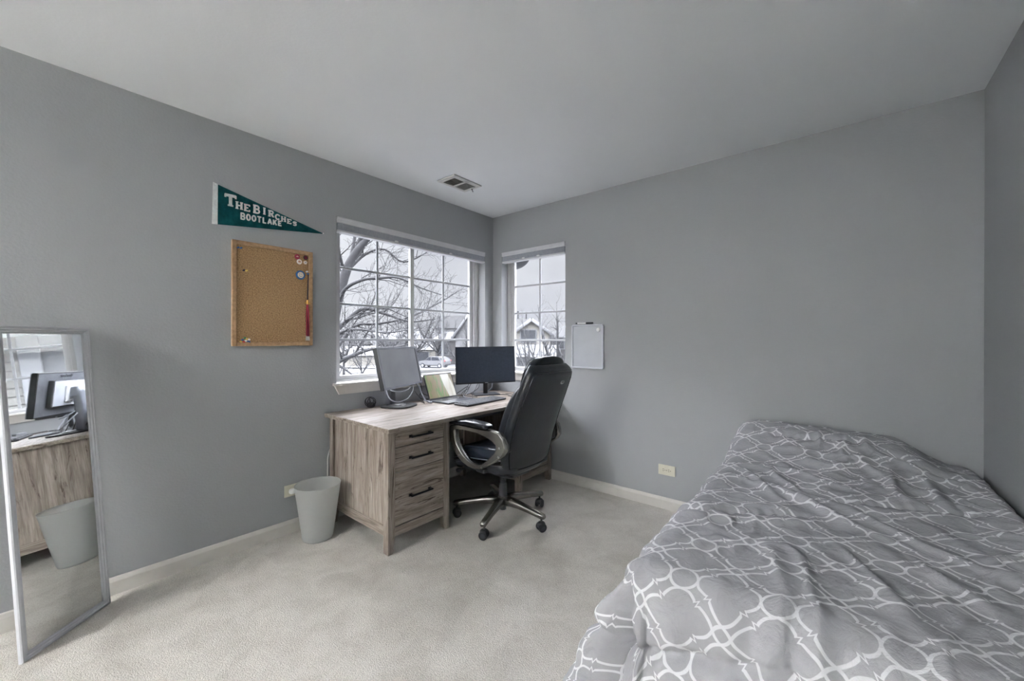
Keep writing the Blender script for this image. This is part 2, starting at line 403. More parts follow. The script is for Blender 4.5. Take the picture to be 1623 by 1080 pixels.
# ------------------------------------------------------------------ pennant and its lettering
def strokes(bm, segs, P, sx, sy, th, d0, d1):
    """segs: polylines in the unit letter box; drawn as flat bars on the wall (x=0 plane)"""
    for seg in segs:
        w = th*(seg[0] if isinstance(seg[0], (int, float)) else 1); pts = seg[1:] if isinstance(seg[0], (int, float)) else seg
        Q = [Vector((p[0]*sx, p[1]*sy)) for p in pts]; L = []; R_ = []
        for i, q in enumerate(Q):
            t = (Q[min(i+1, len(Q)-1)]-Q[max(i-1, 0)]).normalized(); n = Vector((-t.y, t.x))*w/2
            L.append(q+n); R_.append(q-n)
        o = L+R_[::-1]
        prism(bm, [(P[0]+v.x, P[1]+v.y) for v in o], 0, d0, d1+.00012*segs.index(seg))
def arc(cx, cy, rx, ry, a0, a1, n=8): return [(cx+rx*cos(radians(a0+(a1-a0)*k/n)), cy+ry*sin(radians(a0+(a1-a0)*k/n))) for k in range(n+1)]
SER = .55
LET = {'T': [[(.5,0),(.5,1)], [(.0,.93),(1,.93)], [SER,(.25,.04),(.75,.04)], [SER,(.04,1),(.04,.72)], [SER,(.96,1),(.96,.72)]],
 'H': [[(.2,0),(.2,1)], [(.8,0),(.8,1)], [.7,(.2,.5),(.8,.5)]]+[[SER,(x-.2,y),(x+.2,y)] for x in (.2,.8) for y in (.04,.96)],
 'E': [[(.22,0),(.22,1)], [.7,(.0,.05),(.95,.05)], [.7,(.0,.95),(.95,.95)], [.7,(.2,.5),(.7,.5)], [SER,(.93,0),(.93,.25)], [SER,(.93,1),(.93,.75)]],
 'B': [[(.22,0),(.22,1)], [.7,(.0,.05),(.6,.05)]+arc(.6,.28,.3,.23,-90,90)+[(.22,.51)], [.7,(.0,.95),(.55,.95)]+arc(.55,.74,.27,.21,90,-90)+[(.22,.53)]],
 'I': [[(.5,0),(.5,1)], [SER,(.1,.04),(.9,.04)], [SER,(.1,.96),(.9,.96)]],
 'R': [[(.22,0),(.22,1)], [.7,(.0,.95),(.55,.95)]+arc(.55,.73,.28,.22,90,-90)+[(.22,.51)], [(.5,.5),(.88,.0)], [SER,(.0,.04),(.44,.04)], [SER,(.75,.04),(1.0,.04)]],
 'C': [[.9]+arc(.52,.5,.42,.45,40,320,14), [SER,(.9,.95),(.9,.68)]],
 'S': [[.85]+arc(.5,.73,.34,.22,20,200,8)+arc(.5,.27,.36,.22,70,-160,8), [SER,(.88,.98),(.88,.7)]],
 'b': [[(.15,0),(.15,1)], [(.1,.07),(.6,.07)]+arc(.6,.28,.26,.21,-90,90)+[(.15,.5)], [(.1,.93),(.55,.93)]+arc(.55,.72,.25,.21,90,-90)+[(.15,.51)]],
 'o': [arc(.5,.5,.36,.43,0,360,16)],
 't': [[(.5,0),(.5,1)], [(.05,.92),(.95,.92)]],
 'l': [[(.2,0),(.2,1)], [(.12,.07),(.85,.07)]],
 'a': [[(.08,0),(.5,.98)], [(.5,.98),(.92,0)], [.8,(.25,.3),(.75,.3)]],
 'k': [[(.18,0),(.18,1)], [(.85,1),(.2,.42)], [(.42,.6),(.88,0)]],
 'e': [[(.2,0),(.2,1)], [(.1,.07),(.88,.07)], [(.1,.93),(.88,.93)], [.9,(.2,.5),(.75,.5)]]}
pn = thing('pennant', 'teal felt triangular pennant with white slab lettering above the cork board', 'pennant', (.004,-2.29,1.865))
b = nb()
NX = 26; rows = 7; top0, bot0, tip = (-2.278,2.090), (-2.280,1.867), (-1.694,1.938); vs = []
for i in range(NX+1):
    t = i/NX; col = []
    for j in range(rows+1):
        s = j/rows; y = top0[0]+(tip[0]-top0[0])*t; zt = top0[1]+(tip[1]-top0[1])*t; zb = bot0[1]+(tip[1]-.004-bot0[1])*t
        col.append(b.verts.new((.0035+.0022*abs(noise.noise(Vector((y*16, s*3, 1)))), y, zb+(zt-zb)*s)))
    vs.append(col)
for i in range(NX):
    for j in range(rows): b.faces.new((vs[i][j], vs[i+1][j], vs[i+1][j+1], vs[i][j+1]))
bmesh.ops.solidify(b, geom=b.faces[:], thickness=.0022); build('felt_flag', b, M_felt, pn, smooth=False)
b = nb(); prism(b, [(-2.3,2.097), (-2.278,2.091), (-2.280,1.866), (-2.305,1.864)], 0, .001, .0075, bev=.001); build('white_band', b, M_feltw, pn)
for y, z in ((-2.29,2.088), (-1.692,1.937)): b = nb(); cyl(b, (.0,y,z), (.010,y,z), .004, n=10); build('pin', b, M_whpl, pn)
b = nb()
def letter(bm, ch, y0, y1, zb, zt, th): strokes(bm, LET[ch], (y0, zb), y1-y0, zt-zb, th, .0065, .0092)
for ch, y0, y1, zb, zt, th in (('T',-2.246,-2.192,1.984,2.047,.016), ('H',-2.195,-2.158,1.977,2.018,.0105), ('E',-2.153,-2.122,1.975,2.014,.0105), ('B',-2.106,-2.070,1.974,2.022,.012), ('I',-2.055,-2.038,1.978,2.018,.010),
        ('R',-2.026,-1.993,1.973,2.010,.010), ('C',-1.987,-1.960,1.964,1.996,.009), ('H',-1.954,-1.925,1.960,1.990,.0085), ('E',-1.919,-1.893,1.954,1.982,.008), ('S',-1.886,-1.861,1.949,1.974,.008)):
    letter(b, ch, y0, y1, zb, zt, th)
for k, ch in enumerate('bootlake'):
    y0 = -2.170+k*.0283; letter(b, ch, y0, y0+.0235, 1.920+k*.0012, 1.960-k*.0002, .0078)
build('lettering', b, M_feltw, pn)

# ------------------------------------------------------------------ cork board and what is pinned on it
cb = thing('cork_board', 'oak-framed cork notice board hanging on the left wall under the pennant', 'notice board', (.0,-1.98,1.18))
y0, y1, z0, z1 = -2.215, -1.765, 1.185, 1.795
b = nb(); frame(b, 0, y0, y1, z0, z1, .002, .021, .024, .003)
build('frame', b, M_oak, cb)
b = nb(); box(b, (.004,y0+.02,z0+.02), (.013,y1-.02,z1-.02)); build('cork_panel', b, M_cork, cb)
def pushpin(y, z, m, label, grp=None, drop=0):
    r = thing('push_pin', label, 'push pin', (.013, y, z), group=grp)
    b = nb(); cyl(b, (.013,y,z), (.016,y,z), .0052, n=12); cyl(b, (.016,y,z), (.025,y,z), .003, .0028, n=10); cyl(b, (.025,y,z), (.0275,y,z), .0045, .005, n=12)
    build('pin_head', b, m, r, smooth=False)
pushpin(-2.185,1.752,M_blue,'blue push pin, left of the pair in the upper left board corner')
pushpin(-2.171,1.752,M_blue,'blue push pin, right of the pair in the upper left board corner')
pushpin(-2.157,1.625,M_navy,'dark blue push pin beside a yellow one below the upper left pair')
pushpin(-2.143,1.625,M_yel,'yellow push pin beside a dark blue one high on the left')
pushpin(-1.803,1.664,M_whpl,'white push pin just above the hanging tassel')
pushpin(-1.797,1.650,M_blue,'blue push pin holding the cord of the red tassel')
for (y, z), m, nm in zip([(-2.163,1.222), (-2.152,1.233), (-2.141,1.227), (-2.130,1.224), (-2.157,1.210), (-2.146,1.2165), (-2.139,1.213), (-2.130,1.2105), (-2.172,1.2105)], [M_blue, M_grn, M_yel, M_whpl, M_red, M_whpl, M_blue, M_blue, M_yel],
        ['blue push pin, upper left of the lower corner cluster', 'green push pin, topmost of the lower corner cluster', 'yellow push pin beside the green one in the lower cluster', 'white push pin at the upper right of the lower cluster', 'red push pin low in the lower left corner cluster', 'white push pin in the middle of the lower corner cluster', 'blue push pin low in the cluster, left of its neighbour', 'blue push pin, lowest at the right of the cluster', 'yellow push pin at the far left of the lower cluster']):
    pushpin(y, z, m, nm, 'push pins in the lower board corner')
def button(y, z, r_, mats, label, face=False):
    r = thing('pin_button', label, 'badge', (.013, y, z))
    b = nb(); cyl(b, (.013,y,z), (.018,y,z), r_, r_*.9, n=28, bev=.0012); build('badge_rim', b, mats[0], r)
    b = nb(); cyl(b, (.018,y,z), (.0187,y,z), r_*.62, r_*.6, n=24); build('badge_face', b, mats[1], r)
    b = nb()
    if face:
        for s in (-1, 1): sup(b, (.0192,y+s*r_*.2,z+r_*.18), (.0012,r_*.07,r_*.12), 1, 1, 12, 8)
        pts = [(.0192, y+r_*.34*cos(a), z-.02*r_+r_*.32*sin(a)) for a in [radians(200+k*14) for k in range(11)]]
        sweep(b, pts, r_*.05, 6)
    else:
        box(b, (.0185,y-r_*.4,z-r_*.12), (.0192,y+r_*.4,z+r_*.12)); box(b, (.0185,y-r_*.2,z+r_*.22), (.0192,y+r_*.2,z+r_*.32))
    build('badge_mark', b, mats[2], r)
M_dkb = m_simple('dark_ink', (40,40,52))
button(-1.861,1.752,.0165,(M_maroon,M_maroon,M_cream),'maroon round badge at the left of the upper badge group')
button(-1.809,1.754,.0145,(M_dkb,M_maroon,M_dkb),'black-rimmed maroon round badge, rightmost of the upper group')
button(-1.848,1.722,.0165,(M_whpl,M_cream,M_maroon),'white round badge with maroon centre, left of the lower pair')
button(-1.811,1.722,.0125,(M_cream,M_whpl,M_dkb),'small plain white round badge under the black-rimmed one')
button(-1.841,1.638,.030,(M_blue,M_cream,M_blue),'large blue-rimmed badge with a smiling face', True)
t = thing('tassel', 'crimson and navy tassel with white tips hanging on the board edge', 'tassel', (.02,-1.785,1.218))
b = nb(); sweep(b, smoothpts([(.026,-1.785,1.645), (.022,-1.786,1.58), (.021,-1.787,1.52), (.021,-1.788,1.475)]), .0035, 8); build('cord', b, M_navy, t)
b = nb(); cyl(b, (.021,-1.788,1.48), (.021,-1.788,1.452), .0065, .007, n=12); sup(b, (.022,-1.800,1.462), (.004,.006,.006), 1, 1, 10, 6); sup(b, (.022,-1.776,1.458), (.004,.006,.006), 1, 1, 10, 6); build('metal_cap', b, M_gold, t)
b = nb(); b2 = nb()
for k in range(15):
    a = (k % 5-2)/2; dd = (k//5-1)*.0035
    sweep(b if k % 3 else b2, smoothpts([(.021+dd*.5,-1.788+a*.003,1.455), (.021+dd,-1.788+a*.0065,1.40), (.021+dd,-1.786+a*.0082,1.245)], 4), .0021, 5)
build('crimson_strands', b, M_crim, t); build('navy_strands', b2, M_navy, t)
b = nb()
for k in range(5): sweep(b, [(.021,-1.786+(k-2)*.0043,1.25), (.021,-1.786+(k-2)*.0055,1.217)], .0022, 5)
build('white_tips', b, M_feltw, t); t.location.y -= .012

# ------------------------------------------------------------------ whiteboard
wb = thing('whiteboard', 'small portrait whiteboard with rounded grey frame on the wall right of the window', 'whiteboard', (1.065,-.001,.985))
x0, x1, z0, z1 = .921, 1.212, .990, 1.350
b = nb(); box(b, (x0+.006,-.010,z0+.006), (x1-.006,-.002,z1-.006)); build('writing_surface', b, M_whboard, wb)
b = nb(); Q = []
for cx, cz, a0 in ((x1-.014,z1-.014,0), (x0+.014,z1-.014,90), (x0+.014,z0+.014,180), (x1-.014,z0+.014,270)):
    for k in range(5): a = radians(a0+90*k/4); Q.append((cx+.010*cos(a), -.009, cz+.010*sin(a)))
sweep(b, Q, 0, sec=lambda i: rsec(.013,.016,.004), closed=True, upv=(0,1,0)); build('frame', b, plain('light_grey_frame', (190,193,200), .35, var=.01), wb)
mk = thing('marker', 'black and white dry-erase marker lying on top of the whiteboard', 'marker', (1.05,-.010,1.357))
b = nb(); cyl(b, (.975,-.010,1.364), (1.055,-.010,1.364), .0065, n=14); build('barrel', b, M_whpl, mk)
b = nb(); cyl(b, (1.055,-.010,1.364), (1.118,-.010,1.364), .0078, .0072, n=14, bev=.001); build('cap', b, M_blackpl, mk)
b = nb(); cyl(b, (.958,-.010,1.364), (.975,-.010,1.364), .005, .0062, n=14); build('end_plug', b, M_dkpl, mk)
mg = thing('magnet', 'round white magnet in the upper right corner of the whiteboard', 'magnet', (1.165,-.01,1.303))
b = nb(); cyl(b, (1.168,-.010,1.308), (1.168,-.020,1.308), .017, .0155, n=24, bev=.002); build('cap_disc', b, M_whpl, mg)

# ------------------------------------------------------------------ outlets
def outlet(axis, u, z, label, plugged=False):
    P = lambda d, a, zz: (d, a, zz) if axis == 0 else (a, -d, zz)
    r = thing('power_outlet', label, 'outlet', P(0, u, z-.037))
    b = nb(); box(b, P(0,u-.06,z-.037), P(.006,u+.06,z+.037), .003); build('cover_plate', b, M_ivory, r)
    for s in (-1, 1):
        if plugged and s == -1: continue
        b = nb(); cyl(b, P(.004,u+s*.0195,z), P(.0075,u+s*.0195,z), .0165, n=24); f = build('socket', b, M_ivory, r)
        b = nb()
        for q in (-1, 1): box(b, P(.007,u+s*.0195-.008,z+q*.006-.0014), P(.0082,u+s*.0195+.001,z+q*.006+.0014))
        cyl(b, P(.007,u+s*.0195+.009,z), P(.0082,u+s*.0195+.009,z), .0026, n=10); build('slot', b, M_slot, f)
    b = nb(); cyl(b, P(.005,u,z), P(.0072,u,z), .003, n=10); build('screw', b, M_pewter, r)
outlet(0, -1.872, .268, 'ivory wall outlet with a white plug, left of the frosted bin', True)
outlet(1, 1.711, .281, 'ivory duplex outlet low on the back wall, left of the bed')
pc = thing('power_cable', 'white power cord plugged in behind the frosted bin and running behind the desk', 'cord', (.02,-1.80,0))
b = nb(); sup(b, (.026,-1.893,.268), (.019,.019,.015), .6, .8, 20, 12); build('plug', b, M_cablew, pc)
b = nb(); sweep(b, smoothpts([(.040,-1.890,.270), (.050,-1.872,.286), (.050,-1.84,.302), (.046,-1.79,.300), (.044,-1.745,.262), (.044,-1.705,.240), (.040,-1.680,.275), (.028,-1.670,.36), (.014,-1.660,.44), (.012,-1.62,.52), (.012,-1.5,.60)]), .0035, 8); build('cable', b, M_cablew, pc)

# ------------------------------------------------------------------ leaning floor mirror
P0, P1 = Vector((.316,-2.972,0)), Vector((.077,-2.715,0)); LEAN = .0758
tv = (P1-P0).normalized(); nh = Vector((-tv.y, tv.x, 0))
if nh.x < 0: nh = -nh
uv_ = (Vector((0,0,1))-nh*LEAN).normalized(); nv_ = tv.cross(uv_)
if nv_.x < 0: nv_ = -nv_
Mm = Matrix((tv, uv_, nv_)).transposed().to_4x4(); Mm.translation = P0
mr = thing('floor_mirror', 'tall narrow white-framed mirror leaning against the left wall', 'mirror', tuple(P0))
mw, mh = .353, 1.277
prof = [(0,-.003), (0,.008), (.003,.012), (.010,.013), (.012,.009), (.018,.009), (.021,.0045), (.0265,.004), (.029,.0), (.029,-.003)]
b = nb(); cor = [(0,0,1,1), (mw,0,-1,1), (mw,mh,-1,-1), (0,mh,1,-1)]
rg = [[b.verts.new(Mm @ Vector((cx+sx*a, cy+sy*a, h))) for a, h in prof] for cx, cy, sx, sy in cor]
for i in range(4):
    A, B = rg[i], rg[(i+1) % 4]
    for j in range(len(prof)-1): b.faces.new((A[j], A[j+1], B[j+1], B[j]))
    b.faces.new((A[-1], A[0], B[0], B[-1]))
build('frame', b, M_mirrorfr, mr)
b = nb(); v = [b.verts.new(Mm @ Vector(p)) for p in ((.028,.028,.0005), (mw-.028,.028,.0005), (mw-.028,mh-.028,.0005), (.028,mh-.028,.0005))]; b.faces.new(v)
build('mirror_glass', b, M_mirror, mr)
b = nb(); box(b, (.006,.006,-.007), (mw-.006,mh-.006,-.001)); b.transform(Mm); build('backing_board', b, M_dkpl, mr)

# ------------------------------------------------------------------ waste bin
BX, BY = .198, -1.812
wbn = thing('waste_bin', 'frosted translucent plastic waste bin on the carpet beside the desk', 'waste bin', (BX,BY,0))
def lathe(bm, prof, c, n=48, mat=0):
    rg = [[bm.verts.new((c[0]+r_*cos(2*pi*k/n), c[1]+r_*sin(2*pi*k/n), z)) for k in range(n)] for r_, z in prof]
    for i in range(len(rg)-1):
        for j in range(n):
            f = bm.faces.new((rg[i][j], rg[i][(j+1) % n], rg[i+1][(j+1) % n], rg[i+1][j])); f.smooth = True; f.material_index = mat
    return rg
b = nb(); rg = lathe(b, [(.078,.006), (.083,.002), (.087,.012), (.129,.328), (.131,.333), (.130,.336), (.1275,.333), (.1275,.327), (.0845,.014), (.080,.008)], (BX,BY)); b.faces.new(rg[0][::-1]); b.faces.new(rg[-1])
build('bin_body', b, M_frost, wbn)

# ------------------------------------------------------------------ desk
dk = thing('desk', 'washed grey oak double-pedestal desk under the corner windows', 'desk', (.39,-.855,0))
ZT = .730
b = nb(); box(b, (.018,-1.690,.704), (.775,-.018,ZT), .004); build('desk_top', b, W_Y, dk)
M_gap = m_simple('dark_gap', (34,28,24), .8)
def foot(bm, x0, x1, y0, y1, inner):
    """post with a foot that tapers on the inner side; inner=+1: the +y side is cut"""
    zt, zf, c = .704, .095, .014
    if inner > 0: o = [(y0,0), (y1-c,0), (y1,zf), (y1,zt), (y0,zt)]
    else: o = [(y0+c,0), (y1,0), (y1,zt), (y0,zt), (y0,zf)]
    prism(bm, o, 0, x0, x1, bev=.0015)
def pedestal(ya, yb, name):
    for x0, x1 in ((.672,.722), (.028,.078)):
        for a0, a1, s in ((ya, ya+.045, 1), (yb-.045, yb, -1)):
            b = nb(); foot(b, x0, x1, a0, a1, s); build('leg', b, W_Z, dk)
    for yy, s in ((ya, 1), (yb, -1)):
        y_in = yy+s*.012; y_o = yy+s*.024
        b = nb(); box(b, (.078,min(y_in,y_o),.157), (.672,max(y_in,y_o),.704)); build('side_panel', b, W_Z, dk)
        b = nb(); box(b, (.078,min(yy+s*.004,yy+s*.026),.098), (.672,max(yy+s*.004,yy+s*.026),.157), .0015); build('side_rail', b, W_X, dk)
    b = nb(); box(b, (.684,ya+.045,.092), (.718,yb-.045,.145), .0015); build('front_rail', b, W_Y, dk)
    b = nb(); box(b, (.10,ya+.03,.13), (.699,yb-.03,.15)); box(b, (.03,ya+.045,.13), (.045,yb-.045,.70)); box(b, (.690,ya+.045,.145), (.699,yb-.045,.704)); build('carcass', b, M_gap, dk)
    for z0, z1, zh in ((.6025,.695,.651), (.4595,.5985,.526), (.1515,.4555,.303)):
        b = nb(); box(b, (.700,ya+.0475,z0), (.7185,yb-.0475,z1), .0015); dr = build('drawer', b, W_Y, dk)
        yc = (ya+yb)/2-.003; b = nb(); hw = .080
        box(b, (.738,yc-hw,zh-.0055), (.7475,yc+hw,zh+.0055), .0025)
        for s in (-1, 1): box(b, (.7185,yc+s*(hw-.011)-.007,zh-.006), (.741,yc+s*(hw-.011)+.007,zh+.006), .002); box(b, (.7185,yc+s*(hw-.009)-.011,zh-.0085), (.7215,yc+s*(hw-.009)+.011,zh+.0085), .001)
        build('handle', b, M_blackmetal, dr)
pedestal(-1.658, -1.205, 'left'); pedestal(-.472, -.024, 'right')
b = nb(); box(b, (.050,-1.205,.34), (.066,-.472,.704)); build('modesty_panel', b, W_Z, dk)
b = nb(); box(b, (.36,-1.10,.655), (.655,-.62,.672), .002); box(b, (.40,-1.09,.67), (.42,-.63,.704)); box(b, (.60,-1.09,.67), (.62,-.63,.704)); box(b, (.69,-1.205,.690), (.715,-.472,.704), .001); build('keyboard_tray', b, M_dkpl, dk, label='black under-desk tray')

# ------------------------------------------------------------------ monitors
MON1 = (.046,-.026,1.027)
def scr_root(name, label, cat, c, yaw, grp=None): return thing(name, label, cat, c, (0,0,radians(yaw)), grp)
# local frame: +x = the way the screen faces, +y = right for the viewer... built in local coordinates
m1 = scr_root('computer_monitor', 'silver-backed monitor tilted back on a black column, left on the desk', 'monitor', (.150,-1.205,ZT), 25)
Ms1 = N('matte_lcd', .34, 0, (150,153,158), .9)
v = Ms1.coord(); Ms1.col(Ms1.ramp(Ms1.noise(v, 5, 3), [(.3, (126,129,134)), (.7, (146,149,154))]))
M_bezel = plain('bezel_silver', (132,135,142), .35, .2)
RM = Matrix.Translation((MON1[0],MON1[1],MON1[2]-ZT)) @ Matrix.Rotation(-radians(12.2), 4, 'Y')
def loc(bm, mtx): bm.transform(mtx); return bm
hw, hh = .266, .1475
b = nb(); box(b, (-.036,-hw,-hh), (-.003,hw,hh), .004)
build('screen_housing', loc(b, RM), M_blackpl, m1, world=False)
b = nb(); frame(b, 0, -hw, hw, -hh, hh, -.004, .001, .017, .001); build('silver_bezel', loc(b, RM), M_bezel, m1, world=False)
b = nb(); box(b, (-.004,hw-.024,-hh+.017), (-.0005,hw-.0175,hh-.017)); build('inner_edge', loc(b, RM), M_blackpl, m1, world=False)
b = nb(); box(b, (-.005,-hw+.016,-hh+.016), (-.002,hw-.022,hh-.016)); build('display_panel', loc(b, RM), Ms1.m, m1, world=False)
M_backpl = plain('monitor_back_silver', (188,192,200), .4, .15)
b = nb(); box(b, (-.036,-hw+.004,-hh+.004), (-.030,hw-.004,hh-.004), .003); build('back_cover', loc(b, RM), M_backpl, m1, world=False)
b = nb(); box(b, (-.064,-.165,-.085), (-.034,.165,.095), .004); build('rear_housing', loc(b, RM), M_dkpl, m1, world=False)
b = nb(); box(b, (-.068,-.160,-.080), (-.063,.160,.090), .002); build('rear_cover', loc(b, RM), M_backpl, m1, world=False)
b = nb(); box(b, (-.080,-.055,-.055), (-.066,.055,.060), .006)
for sy in (-.04,.04):
    for sz in (-.04,.044): cyl(b, (-.0815,sy,sz), (-.079,sy,sz), .004, n=8)
build('mount_plate', loc(b, RM), plain('mount_plate_white', (214,216,220), .35), m1, world=False)
def text_bm(s, size, ext, off=0):
    cu = bpy.data.curves.new('txt', 'FONT'); cu.body = s; cu.size = size; cu.extrude = ext; cu.offset = off; cu.align_x = 'CENTER'; cu.align_y = 'CENTER'; cu.resolution_u = 3
    o = bpy.data.objects.new('txt', cu); C.objects.link(o); dg = bpy.context.evaluated_depsgraph_get(); me = bpy.data.meshes.new_from_object(o.evaluated_get(dg))
    bm = nb(); bm.from_mesh(me); bpy.data.meshes.remove(me); bpy.data.objects.remove(o); bpy.data.curves.remove(cu); return bm
b = text_bm('ViewSonic', .032, .0006, .0004)
b.transform(Matrix.Translation((-.0372,.0,hh-.024)) @ Matrix(((0,0,-1),(-1,0,0),(0,1,0))).to_4x4()); build('maker_lettering', loc(b, RM), M_dkpl, m1, world=False)
b = nb(); P_ = [Vector(p) for p in ((-.052,-.01,.012), (-.056,-.012,.10), (-.064,-.016,.20), (-.062,-.022,.285), (-.052,-.026,.318))]
sweep(b, P_, 0, sec=lambda i: rsec(.078-.006*i, .052, .014), upv=(1,0,0)); box(b, (-.075,-.054,.255), (MON1[0]-.072,.002,.325), .008)
build('stand_column', b, plain('column_grey', (92,95,103), .35), m1, world=False)
b = nb(); Q = []
for k in range(28):
    a = 2*pi*k/28; Q.append((.010+.118*(abs(cos(a))**.7)*(1 if cos(a) > 0 else -1), .128*(abs(sin(a))**.7)*(1 if sin(a) > 0 else -1)))
prism(b, Q, 2, .0, .012, bev=.003); sup(b, (-.01,0,.012), (.07,.065,.012), 1, .7, 28, 10); build('stand_base', b, M_blackpl, m1, world=False)

m2 = scr_root('computer_monitor', 'wide black flat-screen monitor on a slim stand in the window corner', 'monitor', (.200,-.315,ZT), -29)
Ms2 = N('dark_lcd', .33, 0, (42,48,60), .5); v = Ms2.coord(); Ms2.col(Ms2.ramp(Ms2.noise(v, 60, 4, .7), [(.3, (36,42,54)), (.7, (50,57,70))]))
cl = Matrix.Rotation(radians(29), 3, 'Z') @ Vector((.262-.200, -.372+.315, 0))
RM = Matrix.Translation((cl.x, cl.y, 1.002-ZT)) @ Matrix.Rotation(-radians(3), 4, 'Y') @ Matrix.Rotation(radians(.6), 4, 'X')
hw, hh = .274, .162
b = nb(); box(b, (-.022,-hw,-hh), (-.003,hw,hh), .003); box(b, (-.004,-hw,-hh), (.0,hw,-hh+.014), .001); box(b, (-.004,-hw,-hh), (.0,-hw+.004,hh)); box(b, (-.004,hw-.004,-hh), (.0,hw,hh)); box(b, (-.004,-hw,hh-.004), (.0,hw,hh)); box(b, (-.045,-.16,-.10), (-.02,.16,.06), .008)
build('screen_housing', loc(b, RM), M_blackpl, m2, world=False)
b = nb(); box(b, (-.004,-hw+.005,-hh+.014), (-.002,hw-.005,hh-.005)); build('display_panel', loc(b, RM), Ms2.m, m2, world=False)
b = nb(); box(b, (0,-.014,-hh+.004), (.0008,.014,-hh+.009)); build('maker_badge', loc(b, RM), M_silver, m2, world=False)
b = nb(); box(b, (-.012,-.020,.008), (.004,.020,.20), .004); box(b, (-.01,-.02,.14), (cl.x-.02,.02,.20), .004); build('stand_column', b, M_blackpl, m2, world=False)
b = nb(); box(b, (-.085,-.118,0), (.085,.118,.010), .004); build('stand_base', b, M_dkpl, m2, world=False)

# ------------------------------------------------------------------ laptop
lp = thing('laptop', 'open slim dark laptop with a green and beige picture between the two monitors', 'laptop', (.165,-.773,ZT), (0,0,radians(3)))
b = nb(); box(b, (0,-.155,.001), (.215,.155,.014), .004); build('keyboard_deck', b, plain('deck_grey', (74,77,84), .4), lp, world=False)
b = nb()
for i in range(5):
    for j in range(14): box(b, (.022+i*.0185,-.139+j*.0200,.013), (.037+i*.0185,-.1225+j*.0200,.0152), .001, 1)
build('keys', b, M_blackpl, lp, world=False)
b = nb(); box(b, (.128,-.05,.0138), (.200,.05,.0146)); build('touchpad', b, plain('touchpad_grey', (70,72,78), .35), lp, world=False)
RM = Matrix.Translation((.0,0,.012)) @ Matrix.Rotation(-radians(21), 4, 'Y')
b = nb(); box(b, (-.007,-.155,0), (0,.155,.213), .003); build('lid', loc(b, RM), M_blackpl, lp, world=False)
def m_lapscreen():
    n = N('laptop_picture', .22, 0, (120,130,80), .6); tc = n.n('TexCoord'); sp = n.n('SeparateXYZ'); n.l(tc.outputs['Object'], sp.inputs[0])
    wv = n.noise(n.coord('Object', (1,3.2,.9), (radians(14),0,0)), 6, 3, .5, .5)
    a = n.ramp(wv, [(.28, (138,138,98)), (.42, (140,126,98)), (.50, (104,136,82)), (.60, (146,134,104)), (.74, (132,122,92))])
    bb = n.ramp(n.noise(n.coord('Object', (1,10,1.5)), 2, 2), [(.35, (176,170,152)), (.65, (204,202,192))])
    q = n.math('ADD', n.math('MULTIPLY', sp.outputs['Z'], -.42), n.math('MULTIPLY', n.math('POWER', n.math('ABSOLUTE', sp.outputs['Z']), 2.0), 0.6))
    e = n.math('SUBTRACT', sp.outputs['Y'], n.math('ADD', q, .078))
    st = n.math('MULTIPLY', n.math('ADD', n.math('MULTIPLY', e, 160), .5), 1); mr_ = n.n('Clamp'); n.l(st, mr_.inputs[0])
    c = n.mix(mr_.outputs[0], a, bb); n.col(c); n.l(c, n.b.inputs['Emission Color']); n.b.inputs['Emission Strength'].default_value = .35; return n.m
b = nb(); box(b, (.0002,-.1465,.012), (.0008,.1465,.2055)); build('display_panel', loc(b, RM), m_lapscreen(), lp, world=False)

# ------------------------------------------------------------------ keyboard, mouse, earbud case, hub
kb = thing('keyboard', 'full-size black computer keyboard on the desk in front of the laptop', 'keyboard', (.488,-.668,ZT), (0,0,radians(3.5)))
b = nb(); box(b, (-.072,-.235,.001), (.072,.235,.016), .005); build('keyboard_body', b, M_dkpl, kb, world=False)
b = nb()
for i in range(6):
    y = -.222
    while y < .214:
        w = .018 if not (i == 5 and -.11 < y < .0) else .11
        gap = .010 if (abs(y-.075) < .010 or abs(y-.142) < .010) else 0
        y += gap; box(b, (-.060+i*.0205,y,.015), (-.0430+i*.0205,y+w-.0025,.0235-.0008*i), .002, 1); y += w+.0005
build('keys', b, plain('key_grey', (60,62,68), .5), kb, world=False)
hp = thing('earphones', 'black coiled earphones beside the base of the square monitor', 'earphones', (.05,-1.37,ZT))
b = nb()
for k, (a, tl) in enumerate(((0,.2), (.8,.9), (1.7,-.6), (2.6,.5))):
    pts = [Vector((.038*cos(q), .036*sin(q), 0)) for q in [2*pi*j/22 for j in range(22)]]
    R3 = Matrix.Rotation(a, 3, 'Z') @ Matrix.Rotation(pi/2*.75+tl*.35, 3, 'X'); pts = [R3 @ p+Vector((.05,-1.37,ZT+.041)) for p in pts]
    sweep(b, pts, .0032, 6, closed=True)
build('cord_loops', b, M_cable, hp)
b = nb(); sup(b, (.055,-1.368,ZT+.020), (.026,.030,.019), .7, .8, 20, 12); build('ear_cushion', b, M_blackpl, hp)
hb = thing('usb_hub', 'small grey box on the desk by the back wall', 'hub', (.50,-.11,ZT), (0,0,radians(-20)))
b = nb(); box(b, (-.03,-.05,0), (.03,.05,.028), .004); build('hub_body', b, M_silver, hb, world=False)
b = nb()
for k in range(3): box(b, (.0295,-.036+k*.026,.009), (.0305,-.020+k*.026,.019))
build('port', b, M_slot, hb, world=False)

